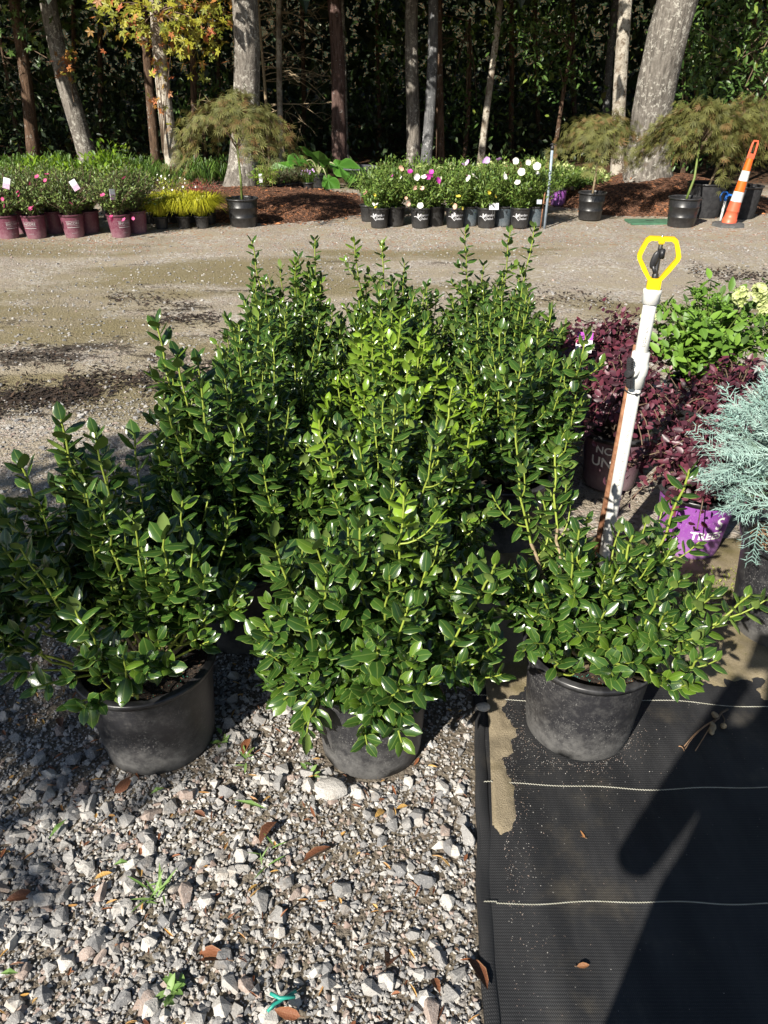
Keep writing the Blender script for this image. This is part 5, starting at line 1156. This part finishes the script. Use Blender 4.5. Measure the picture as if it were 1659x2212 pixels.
T_(735, 0, 708, 0, 32, 'bark_red', 206, 'dark reddish straight trunk in shade beside the round tub', vb=372)
T_(893, 0, 903, 0, 30, 'bark_grey', 207, 'dappled grey trunk, first of a close pair behind the flowering pots', vb=368)
T_(919, 0, 930, 0, 24, 'bark_blue', 208, 'bluish grey smooth trunk pressed close to the dappled one', vb=372, crown_r=1.6)
T_(951, 0, 955, 60, 18, 'bark_brown', 209, 'brown trunk just beside the bluish grey one', vb=366, crown_r=1.5)
T_(1037, 0, 1062, 130, 15, 'bark_pale', 210, 'slim pale trunk standing alone behind the flowering pots', vb=366, crown_r=1.5)
T_(1333, 0, 1357, 0, 30, 'bark_pale', 211, 'pale lichened trunk next to the huge leaning trunk', vb=418)
b_ = np.array([PZ(1392, 432)[0], PZ(1392, 432)[1], 0.15]); tree(b_ , PY(1452, 0, b_[1]), 0.60, 'bark_grey', 212, 'huge leaning grey trunk spotted with lichen on the mulch mound', flare=0.45, crown_r=2.6, nleaf=800)
i = 0
for (ub, y, ut, vt, wp, m) in ((430, 17, 415, 60, 14, 'bark_brown'), (612, 16, 600, 0, 13, 'bark_pale'), (562, 18, 556, 0, 9, 'bark_grey'), (752, 17, 740, 100, 8, 'bark_grey'), (940, 19, 940, 100, 10, 'bark_brown'), (1100, 19, 1100, 100, 12, 'bark_brown'), (1300, 18, 1325, 80, 17, 'bark_blue'), (232, 20, 218, 0, 12, 'bark_brown'), (168, 21, 160, 60, 10, 'bark_brown'), (1160, 21, 1150, 0, 11, 'bark_brown'), (820, 21, 818, 0, 9, 'bark_brown'), (480, 21, 470, 0, 10, 'bark_brown'), (1235, 22, 1240, 0, 12, 'bark_red'), (660, 22, 655, 0, 10, 'bark_brown'), (1600, 20, 1640, 0, 22, 'bark_red')):
    i += 1; T_(ub, y, ut, vt, wp, m, 230 + i, 'slender %s trunk standing back in the shaded woods' % {'bark_brown': 'dark brown', 'bark_pale': 'pale', 'bark_grey': 'thin grey', 'bark_blue': 'leaning bluish', 'bark_red': 'reddish'}[m], TG, crown_r=1.6, nleaf=350, crown_z=3.6)
# low leafy branches of turning leaves (first pale trunk and its neighbours)
star = merge_templates([rot_template(diamond_template(0.42, 0.04), a, s) for a, s in ((-1.9, 0.65), (-0.95, 0.9), (0, 1.0), (0.95, 0.9), (1.9, 0.65))])
def leafy_branch(y, pts, spread, n, size, mat, seed, label, start, tmpl=star, lime=0.12, name='leafy_branch', owner=None):
    g = np.random.default_rng(seed); p0 = PY(start[0], start[1], y); r = tag(empty(name, p0), label, 'branch')
    mb = MB(); Ps = []
    for (u, v) in pts:
        e = PY(u, v, y + g.normal(0, 0.3)) - p0; V, F = tube(bez(np.zeros(3), e * 0.5 + [0, 0, 0.15], e, 7), np.linspace(0.012, 0.003, 7), 4, False); mb.add(V, F); Ps.append(e + g.normal(0, spread, (n, 3)))
    mb.build('twigs', M['brown_stem'], r, smooth=True, lc=False); Pn = np.concatenate(Ps); nn = len(Pn)
    add_leaves(r, [tmpl], M[mat], Pn, g.normal(0, 1, (nn, 3)) + [0, -0.2, -0.5], g.normal(0, 0.5, (nn, 3)) + [-0.3, -0.7, 0.7], size * g.uniform(0.7, 1.2, nn), (g.random(nn) < lime) * g.uniform(0.4, 1, nn), g, smooth=False)
leafy_branch(13.4, [(270, 15), (285, 45), (250, 10), (400, 20), (430, 50), (450, 20), (380, 60), (300, 80), (330, 20), (470, 15), (415, 75), (360, 15), (440, 85), (395, 95)], 0.20, 34, 0.10, 'gum_leaf', 301, 'branch of yellow turning leaves hanging from the pale lichened trunk', (338, 30))
leafy_branch(13.5, [(348, 150), (355, 190), (345, 230), (362, 255), (335, 130), (370, 110)], 0.09, 10, 0.08, 'gum_leaf', 302, 'creeper of reddish leaves climbing the pale lichened trunk', (352, 330), lime=0.75)
leafy_branch(15.6, [(142, 140), (146, 165), (150, 120)], 0.08, 14, 0.08, 'gum_leaf', 303, 'red creeper leaves clinging to the grey furrowed trunk', (160, 220), lime=0.85)
leafy_branch(16.5, [(20, 20), (60, 30), (85, 45), (110, 70), (130, 20), (10, 60), (170, 50), (190, 100)], 0.3, 30, 0.11, 'understory', 304, 'loose branch of green maple-like leaves by the brown leaning trunk', (50, 80))
# understory trees with visible crowns
def understory(u, y, pts, seed, label, n=160, size=0.13, spread=0.35, mat='understory', tmpl=None, lime=0.08):
    g = np.random.default_rng(seed); b = PY(u, 395, y); b[2] = 0; r = tag(empty('understory_tree', b), label, 'tree', 'small leafy trees at the edge of the woods')
    mb = MB(); Ps = []; trunk_top = np.array([g.normal(0, 0.2), 0, 2.6]); V, F = tube([(0, 0, -0.1), (0.05, 0, 1.2), trunk_top], [0.05, 0.04, 0.03], 8, False); mb2 = MB(); mb2.add(V, F); mb2.build('trunk', M['bark_brown'], r, smooth=True, lc=False)
    for (uu, vv) in pts:
        e = PY(uu, vv, y + g.normal(0, 0.4)) - b; s = trunk_top * g.uniform(0.4, 1.0); V, F = tube(bez(s, (s + e) / 2 + [0, 0, 0.2], e, 6), np.linspace(0.016, 0.004, 6), 4, False); mb.add(V, F); Ps.append(e + g.normal(0, spread, (n, 3)) * [1, 1, 0.75])
    mb.build('limbs', M['brown_stem'], r, smooth=True, lc=False); Pn = np.concatenate(Ps); Pn = Pn[Pn[:, 2] > 0.1]; nn = len(Pn)
    add_leaves(r, tmpl or LIME_T, M[mat], Pn, g.normal(0, 1, (nn, 3)) + [0, -0.3, -0.2], g.normal(0, 0.5, (nn, 3)) + [-0.2, -0.5, 0.9], size * g.uniform(0.7, 1.2, nn), (g.random(nn) < lime) * g.uniform(0.3, 1, nn), g, name='crown', smooth=False)
understory(1600, 14.2, [(1530, 30), (1560, 80), (1600, 40), (1640, 90), (1620, 150), (1570, 160), (1530, 180), (1640, 200), (1590, 230), (1510, 130), (1650, 20), (1500, 60), (1690, 120)], 311, 'leafy green tree crowding above the weeping maples by the traffic post', 170)
understory(1190, 16.5, [(1180, 40), (1220, 80), (1150, 100), (1200, 140), (1240, 30), (1130, 30), (1170, 180), (1230, 150), (1100, 60)], 312, 'drooping green tree behind the slim pale trunk', 150, 0.12)
understory(1000, 17.5, [(980, 120), (1010, 60), (975, 200), (1030, 220), (1000, 270), (850, 100), (830, 180), (860, 40)], 313, 'dim broadleaf tree between the close pair of trunks and the slim pale trunk', 110, 0.15)
understory(450, 18.0, [(420, 220), (440, 280), (460, 180), (400, 260), (470, 240), (430, 150)], 314, 'dim yellowish green sapling behind the lichened trunk', 110, 0.13)
understory(60, 18.5, [(60, 230), (30, 280), (100, 260), (120, 200), (20, 180), (90, 310), (240, 260), (260, 310), (210, 200), (290, 180)], 315, 'dark evergreen shrubbery behind the leaning trunks', 120, 0.15, mat='wood_leaf')
understory(1470, 15.0, [(1460, 200), (1480, 260), (1440, 330), (1470, 380), (1500, 320), (1450, 150)], 316, 'shadowed green shrub beside the huge leaning trunk', 130, 0.12)
# bare dead branches
dbp = PY(585, 395, 16.2); dbp[2] = 0; dtr = tag(empty('dead_sapling', dbp), 'leafless sapling with tangled bare twigs behind the thick grey trunk', 'tree'); g = np.random.default_rng(44); mb = MB()
V, F = tube([(0, 0, -0.1), (0.02, 0, 1.4), (0, 0, 2.8), (-0.02, 0, 4.0)], [0.035, 0.03, 0.02, 0.012], 7); mb.add(V, F); mb.build('trunk', M['wood_stem'], dtr, smooth=True, lc=False); mb = MB()
for k in range(34):
    z = g.uniform(0.9, 3.0); a = g.uniform(-0.9, 0.9) + (0 if g.random() < 0.7 else math.pi); L = g.uniform(0.4, 1.5); d_ = np.array([math.cos(a), 0.5 * math.sin(a), 0]); s = np.array([0, 0, z]); p = bez(s, s + d_ * L * 0.5 + [0, 0, g.uniform(-0.1, 0.35)], s + d_ * L + [0, 0, g.uniform(-0.6, 0.15)], 8); p += g.normal(0, 0.015, p.shape)
    V, F = tube(p, np.linspace(0.010, 0.004, 8), 4, False); mb.add(V, F)
    for j in range(3):
        q = p[g.integers(3, 8)]; V, F = tube([q, q + d_ * 0.15 + [0, 0, g.normal(0, 0.12)], q + d_ * 0.28 + g.normal(0, 0.12, 3)], [0.005, 0.004, 0.003], 4, False); mb.add(V, F)
mb.build('bare_twigs', M['wood_stem'], dtr, smooth=True, lc=False)
# the wood behind: undergrowth and canopy that read as one mass
g = np.random.default_rng(77); mb = MB()
n = 30000; x = g.uniform(-20, 20, n); y = 16.5 + 18 * g.random(n) ** 1.3; z = np.abs(g.normal(0, 1, n)) ** 1.2 * 1.1
cl = np.sin(x * 1.3 + 2 * np.sin(y * 0.7)) * np.cos(y * 0.9 + x * 0.3); z = np.where(cl > -0.1, z, z * 0.35); sel = (z < 5.5); x, y, z = x[sel], y[sel], z[sel]
n2 = 30000; x2 = g.uniform(-30, 30, n2); y2 = 21 + 27 * g.random(n2) ** 0.8; z2 = g.uniform(0, 8, n2); n3 = 46000; x3 = g.uniform(-24, 20, n3); y3 = 13.5 + 38 * g.random(n3) ** 1.35; z3 = 3.2 + 5 * g.random(n3) ** 1.3 + 0.10 * np.maximum(0, y3 - 16)
X_ = np.concatenate([x, x2, x3]); Y_ = np.concatenate([y, y2, y3]); Z_ = np.concatenate([z, z2, z3]); n = len(X_); sz = np.concatenate([g.uniform(0.10, 0.2, len(x)), g.uniform(0.25, 0.6, n2), g.uniform(0.4, 0.8, n3)])
Xf, Df, Nf = frames(g.normal(0, 1, (n, 3)) + [0, 0, -0.4], g.normal(0, 0.6, (n, 3)) + [0, -0.4, 0.9]); instance(mb, CROWN_T[0], np.stack([X_, Y_, Z_], 1), Xf, Df, Nf, sz, g.random(n) ** 1.5, (g.random(n) < 0.04) * 0.6)
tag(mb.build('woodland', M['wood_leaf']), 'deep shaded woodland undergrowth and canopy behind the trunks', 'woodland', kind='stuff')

# ------------------------------------------------------------------ tree behind the photographer whose shade falls on the gravel
def shade_tree(gx, gy, r, zc, seed):
    c = np.array([gx, gy, 0]) - np.array([SDIR.x, SDIR.y, SDIR.z]) * (zc / -SDIR.z); g = np.random.default_rng(seed)
    b = np.array([c[0] - 0.1, c[1] - 0.15, 0]); t = tag(empty('yard_tree', b), 'slender yard tree standing behind the viewpoint, shading the gravel', 'tree')
    mb = MB(); V, F = tube([(0, 0, -0.1), (0.02, 0.03, zc * 0.5), (0.1, 0.15, zc + 0.8)], [0.07, 0.055, 0.02], 10, False); mb.add(V, F); mb.build('trunk', M['bark_grey'], t, smooth=True, lc=False)
    n = 2600; d = unit(g.normal(0, 1, (n, 3))); Pn = (c - b) * [1, 1, 0] + [0, 0, zc] + d * r * g.random((n, 1)) ** 0.4 * [1, 1, 0.9]
    add_leaves(t, LIME_T, M['understory'], Pn, g.normal(0, 1, (n, 3)), g.normal(0, 0.6, (n, 3)) + [0, 0, 1], g.uniform(0.12, 0.2, n), np.zeros(n), g, name='crown', smooth=False)
shade_tree(-1.36, 2.05, 1.12, 3.4, 5)

# ------------------------------------------------------------------ the photographer, standing behind the viewpoint
M['shirt'] = pmat('dark_shirt', (0.03, 0.035, 0.05), (0.05, 0.055, 0.07), 12, 0.9)
def person(px, py):
    me = bpy.data.meshes.new('body'); J = {}
    pts = [('pel', 0, 0, 0.95, .17), ('waist', 0, 0.01, 1.10, .16), ('chest', 0, 0.0, 1.30, .175), ('neck', 0, 0.01, 1.47, .06), ('chin', 0, 0.04, 1.56, .075), ('head', 0, 0.03, 1.66, .095), ('top', 0, 0.02, 1.73, .075),
           ('shL', -.19, 0, 1.41, .068), ('elL', -.25, .06, 1.06, .046), ('wrL', -.09, .17, 1.42, .032), ('haL', -.05, .19, 1.49, .034), ('shR', .19, 0, 1.41, .068), ('elR', .25, .06, 1.14, .046), ('wrR', .09, .17, 1.42, .032), ('haR', .05, .19, 1.49, .034),
           ('hipL', -.10, 0, .90, .105), ('knL', -.12, .02, .50, .065), ('anL', -.13, -.02, .09, .045), ('toL', -.15, .15, .04, .04), ('hipR', .10, 0, .90, .105), ('knR', .12, .02, .50, .065), ('anR', .13, -.02, .09, .045), ('toR', .15, .15, .04, .04)]
    for i, p in enumerate(pts): J[p[0]] = i
    ed = [('pel', 'waist'), ('waist', 'chest'), ('chest', 'neck'), ('neck', 'chin'), ('chin', 'head'), ('head', 'top')]
    for s in 'LR': ed += [('chest', 'sh' + s), ('sh' + s, 'el' + s), ('el' + s, 'wr' + s), ('wr' + s, 'ha' + s), ('pel', 'hip' + s), ('hip' + s, 'kn' + s), ('kn' + s, 'an' + s), ('an' + s, 'to' + s)]
    me.from_pydata([p[1:4] for p in pts], [(J[a], J[b]) for a, b in ed], [])
    o = bpy.data.objects.new('tmp', me); COL.objects.link(o); o.modifiers.new('s', 'SKIN'); o.modifiers.new('u', 'SUBSURF').levels = 2
    for i, p in enumerate(pts): v = me.skin_vertices[0].data[i]; v.radius = (p[4], p[4] * (0.72 if p[0] in ('pel', 'waist', 'chest') else 1)); v.use_root = (p[0] == 'pel')
    m2 = bpy.data.meshes.new_from_object(o.evaluated_get(bpy.context.evaluated_depsgraph_get())); bpy.data.objects.remove(o); m2.materials.clear(); m2.materials.append(M['shirt'])
    r = tag(empty('person', (px, py, 0)), 'person in dark clothes holding up a phone, standing at the edge of the weed mat', 'person'); b = link('body', m2, r)
    ph = tag(empty('phone', (px, py + 0.225, 1.50)), 'black phone held upright in both hands', 'phone'); part('case', box(-0.037, 0.037, -0.004, 0.004, -0.02, 0.13, 0.003), 'blackp', ph, False)
person(-0.05, -0.28)

# ------------------------------------------------------------------ fallen leaves, grass blades, weeds, tie, pebble
M['dead'] = leafmat('dry_brown_leaf', (0.09, 0.036, 0.02), (0.27, 0.10, 0.042), lime=(0.55, 0.34, 0.10), under=(0.22, 0.13, 0.08), edge=(0.30, 0.16, 0.08), rough=0.6, trans=0.05, vein=0.6)
g = np.random.default_rng(31)
OAK = [leaf_template(0.5, 0.35, 0.30, (0.15, 0.35, 0.6, 0.85), prof=lambda t: [0.45, 0.7, 1.0, 0.8][[0.15, 0.35, 0.6, 0.85].index(t)]), leaf_template(0.42, 0.45, -0.06)]
def fallen(u, v, size, rot, rndv, lime, seed, label, z=0.008, on_mat=False):
    p = PZ(u, v, z); gq = np.random.default_rng(seed); mb = MB(); D = np.array([[math.cos(rot), math.sin(rot), gq.uniform(-0.04, 0.10)]]); X, D, N = frames(D, np.array([[gq.normal(0, .3), gq.normal(0, .3), 1.0]]))
    instance(mb, OAK[seed % 2], np.zeros((1, 3)), X, D, N, np.array([size]), np.array([rndv]), np.array([lime]), 0); o = mb.build('blade', M['dead'], None, smooth=True)
    e = tag(empty('fallen_leaf', (p[0], p[1], z + (0.004 if on_mat else 0.008))), label, 'leaf', 'fallen leaves on the gravel and mat'); o.parent = e
    V, F = tube([(0, 0, 0), tuple(-D[0] * size * 0.16 + np.array([0, 0, 0.002]))], 0.0012, 4); mb = MB(); mb.add(V, F); mb.build('stalk', M['brown_stem'], e, lc=False)
    e.rotation_euler = (gq.normal(0, 0.12), gq.normal(0, 0.12), 0)
FL = [(494, 2078, .085, 2.9, .75, 0, 'big curled rust brown leaf lying among coarse stones'), (1010, 2075, .085, 5.1, .5, 0, 'forked red-brown leaf against the folded mat edge'), (835, 2095, .085, 1.2, .3, 0, 'dark twisted leaf standing on edge among the stones'), (655, 1868, .085, .5, .35, 0, 'broad dull brown leaf with a torn side'), (563, 1828, .075, 1.2, .1, 0, 'narrow dark brown leaf curled on the gravel'), (540, 1600, .07, 4.6, .7, 0, 'shiny orange brown leaf between two pots'), (285, 1683, .06, 4.3, .55, 0, 'leaf strip at the foot of the shaded pot'), (130, 1555, .06, 5.2, .4, 0, 'brown leaf in the shade beside the pot'), (730, 1708, .06, 3.4, .9, 0, 'tan leaf by the pale flat stone'),
      (650, 2200, .06, 3.0, .8, 0, 'orange leaf next to the green plastic tie'), (15, 1950, .06, .3, .6, 0, 'brown leaf half buried in coarse stones'), (205, 1905, .045, .4, .5, .9, 'yellow dry leaf pair on fine gravel'), (305, 1900, .035, 2.0, .5, .8, 'small ochre leaf on fine gravel'), (560, 1915, .035, 4.0, .4, 1, 'small golden leaf near coarse stones'), (1264, 1812, .035, 2.2, .8, .2, 'single pink-brown leaf on bare black mat'), (1245, 2090, .03, 0.1, .5, .1, 'tiny shrivelled brown leaf on bare black mat'), (810, 1770, .04, .9, .6, .9, 'small tan leaf in front of the drooping holly'), (445, 1770, .045, 2.6, .2, 0, 'dark curled leaf in front of the shaded pot'), (950, 2150, .04, 1.9, .6, 0, 'brown leaf scrap between granite chips'), (880, 1745, .035, 3.6, .6, .9, 'yellowish scrap beside the pot shadow')]
FL = [(a, b, s * 0.92, r_, c * 0.85, l_, t) for a, b, s, r_, c, l_, t in FL]
for i, (u, v, s, rot, rv, lm, lb) in enumerate(FL): fallen(u, v, s, rot, rv, lm, i, lb, on_mat=(u > 1060))
n = 420; mb = MB(); y = g.uniform(0.65, 2.1, n); x = np.array([g.uniform(-1.2, mat_edge_x(yy) - 0.02) for yy in y]); X, D, N = frames(g.normal(0, 1, (n, 3)) * [1, 1, 0.25], np.array([0, 0, 1.0]) + g.normal(0, 0.4, (n, 3)))
instance(mb, OAK[1], np.stack([x, y, np.full(n, 0.012)], 1), X, D, N, np.stack([g.uniform(0.006, 0.022, n), g.uniform(0.012, 0.034, n), np.full(n, 0.02)], 1), g.random(n), (g.random(n) < 0.45) * g.uniform(0.3, 1, n)); tag(mb.build('leaf_litter', M['dead']), 'small scraps of dry leaf scattered over the gravel', 'leaf litter', kind='stuff')
M['weed'] = leafmat('weed_leaf', (0.10, 0.20, 0.04), (0.22, 0.34, 0.10), rough=0.55, trans=0.2)
def blade(u0, v0, u1, v1, lb, wd=0.007):
    a, b = PZ(u0, v0, 0.02), PZ(u1, v1, 0.02); e = tag(empty('grass_blade', a), lb, 'grass', 'loose green blades on the gravel'); d = b - a; s = unit(np.cross(d, [0, 0, 1])) * wd; m = d * 0.5 + [0, 0, 0.008]
    mb = MB(); mb.add([d * 0, m - s, d, m + s, m + [0, 0, -0.003]], [(0, 4, 1), (1, 4, 2), (2, 4, 3), (3, 4, 0)], (0.5, 0.5, 0.4, 0)); mb.build('blade', M['weed'], e)
for q in ((105, 1812, 145, 1768, 'upright loose grass blade on shaded gravel'), (505, 1728, 578, 1748, 'long loose grass blade in front of the two pots'), (245, 1868, 280, 1862, 'short loose grass blade on fine gravel'), (0, 2103, 40, 2102, 'loose grass blade at the edge of coarse stones'), (325, 1715, 355, 1702, 'dull green blade by the shaded pot')): blade(*q)
def weed(u, v, n, size, sp_, lb, seed, thin=0.42, mat='weed'):
    p = PZ(u, v); e = tag(empty('weed', p), lb, 'weed', 'weeds growing in the gravel'); gq = np.random.default_rng(seed)
    for k in range(n):
        a = k * 2.4; D = np.array([[math.cos(a), math.sin(a), gq.uniform(0.2, 1.2)]]); X, D, N = frames(D, np.array([[0, 0, 1.0]]) - 0.3 * D); mb = MB(); instance(mb, leaf_template(thin, 0.15, 0.2), np.zeros((1, 3)), X, D, N, np.array([size * gq.uniform(0.6, 1.1)]), gq.random(1), np.zeros(1)); o = mb.build('leaf', M[mat], e, smooth=True); o.location = (gq.normal(0, sp_), gq.normal(0, sp_), 0.012)
weed(377, 2150, 16, 0.036, 0.008, 'leafy bright green weed rosette among coarse stones', 1); weed(340, 1940, 12, 0.07, 0.012, 'pale dry grassy tuft in fine gravel', 2, 0.10); weed(482, 1608, 7, 0.03, 0.008, 'tiny weed sprout beside the shaded pot', 3); weed(675, 1940 - 270, 6, 0.025, 0.01, 'tiny weed sprig in front of the drooping holly', 4); weed(575, 1860, 9, 0.05, 0.02, 'wispy pale grass among brown leaves', 5, 0.10); weed(530, 1650, 7, 0.035, 0.01, 'small sprout on sunlit gravel between the pots', 6, 0.2)
# green plastic tie
M['tie'] = pmat('green_plastic_tie', (0.02, 0.26, 0.20), (0.03, 0.32, 0.25), 20, 0.45); a = PZ(578, 2185, 0.03); tie = tag(empty('plastic_tie', a), 'teal green plastic plant tie lying among the stones', 'tie'); b = PZ(640, 2140, 0.03) - a; c = PZ(605, 2162, 0.03) - a
part('strap', tube([(0, 0, 0), c * 0.5 + [0, 0, 0.006], c, b], 0.0035, 6), 'tie', tie); part('knot', tube([c + [-0.02, 0.012, 0.004], c + [0, 0, 0.01], c + [0.03, 0.006, 0.004]], 0.004, 6), 'tie', tie)
# pebble on the sand and pale flat stone
def pebble(u, v, s, seed, lb, flat=1.0):
    p = PZ(u, v, 0.015); bm = bmesh.new(); bmesh.ops.create_icosphere(bm, subdivisions=2, radius=0.5); R = random.Random(seed)
    for q in bm.verts: q.co *= 1 + R.uniform(-0.09, 0.09); q.co.z *= 0.62 * flat; q.co.y *= 0.78
    me = bpy.data.meshes.new('pebble'); bm.to_mesh(me); bm.free(); me.materials.append(M['stone']); at_ = me.attributes.new('lc', 'FLOAT_COLOR', 'POINT'); at_.data.foreach_set('color', [0.5, 0.5, 0.85, 0] * len(me.vertices)); o = link('loose_stone', me); o.location = (p[0], p[1], 0.012 + s * 0.2); o.scale = (s, s, s); o.rotation_euler = (0.1, 0.1, seed); tag(o, lb, 'stone')
pebble(1043, 1530, 0.042, 3, 'grey granite lump resting on the sand beside the folded mat edge'); pebble(715, 1712, 0.085, 0, 'long pale flat stone in front of the drooping holly', 0.5)
# dry pine needles with small cones on the mat
pn = PZ(1530, 1560, 0.012); pt = tag(empty('pine_sprig', pn), 'dry pine sprig with long needles and small cones on the weed mat', 'sprig'); Z0 = np.array([0, 0, 0.006])
def rel(u, v, z=0.016): return PZ(u, v, z) - pn
for k, (u0, v0, um, vm, u1, v1) in enumerate(((1545, 1555, 1500, 1580, 1480, 1618), (1545, 1555, 1510, 1570, 1478, 1612), (1540, 1560, 1525, 1585, 1502, 1622), (1466, 1612, 1474, 1610, 1478, 1622))):
    part('needle', tube(bez(rel(u0, v0), rel(um, vm, 0.022), rel(u1, v1), 8), 0.0016, 4), 'straw', pt)
part('twig', tube([rel(1540, 1562), rel(1552, 1550, 0.02), rel(1558, 1540, 0.024), rel(1572, 1532)], 0.003, 6), 'brown_stem', pt); part('twig', tube([rel(1558, 1540, 0.024), rel(1566, 1555), rel(1564, 1562)], 0.002, 5), 'brown_stem', pt)
for (u, v) in ((1540, 1568), (1537, 1578), (1563, 1568), (1545, 1545)): V, F = lathe([(0.002, -0.014), (0.007, -0.008), (0.009, 0.0), (0.006, 0.009), (0.001, 0.013)], 9); o = part('cone', (V, F), 'wood_stem', pt, False); o.location = rel(u, v, 0.02); o.rotation_euler = (1.2, 0.2, u * 0.1)
# mulch washed into drifts on the drive
mb = MB(); g = np.random.default_rng(19); pp = []
for (u0, v0, u1, v1, n, sv) in ((-40, 868, 210, 850, 1500, 16), (150, 830, 460, 815, 1100, 15), (330, 690, 470, 686, 420, 7), (230, 640, 420, 655, 300, 9), (0, 770, 160, 775, 260, 14), (1490, 585, 1700, 605, 600, 8), (1130, 640, 1330, 655, 260, 10), (470, 725, 560, 740, 200, 10)):
    t = g.random(n); u = u0 + (u1 - u0) * t + g.normal(0, 6, n); v = v0 + (v1 - v0) * t + g.normal(0, sv, n) * (0.35 + np.abs(np.sin(t * 9 + u0))); pp += [PZ(a, b) for a, b in zip(u, v)]
pp = np.array(pp); n = len(pp); pp[:, 2] = [gh(x, y) + 0.006 for x, y in pp[:, :2]]; X, D, N = frames(g.normal(0, 1, (n, 3)) * [1, 1, 0.2], np.array([0, 0, 1.0]) + g.normal(0, 0.35, (n, 3)))
M['drift'] = leafmat('dark_mulch_bit', (0.016, 0.011, 0.008), (0.06, 0.036, 0.022), rough=0.95, trans=0); instance(mb, DIAM[0], pp, X, D, N, np.stack([g.uniform(0.015, 0.05, n), g.uniform(0.015, 0.055, n), np.full(n, 0.02)], 1), g.random(n) ** 2, np.zeros(n)); tag(mb.build('mulch_drift', M['drift']), 'dark mulch scraps washed into drifts across the gravel drive', 'mulch', kind='stuff')
# low green weeds on the ground behind the conifer pot
mb = MB(); g = np.random.default_rng(15); n = 700; x = g.normal(1.22, 0.10, n); y = g.normal(2.15, 0.10, n); X, D, N = frames(g.normal(0, 1, (n, 3)), np.array([0, 0, 1.0]) + g.normal(0, 0.4, (n, 3)))
instance(mb, DIAM[0], np.stack([x, y, g.uniform(0.008, 0.03, n)], 1), X, D, N, g.uniform(0.008, 0.016, n), g.random(n), np.zeros(n)); M['moss'] = leafmat('mossy_weed', (0.14, 0.18, 0.03), (0.30, 0.32, 0.07), rough=0.7, trans=0.1); tag(mb.build('low_weeds', M['moss']), 'low yellow-green weeds on the ground beside the conifer pot', 'weeds', kind='stuff')
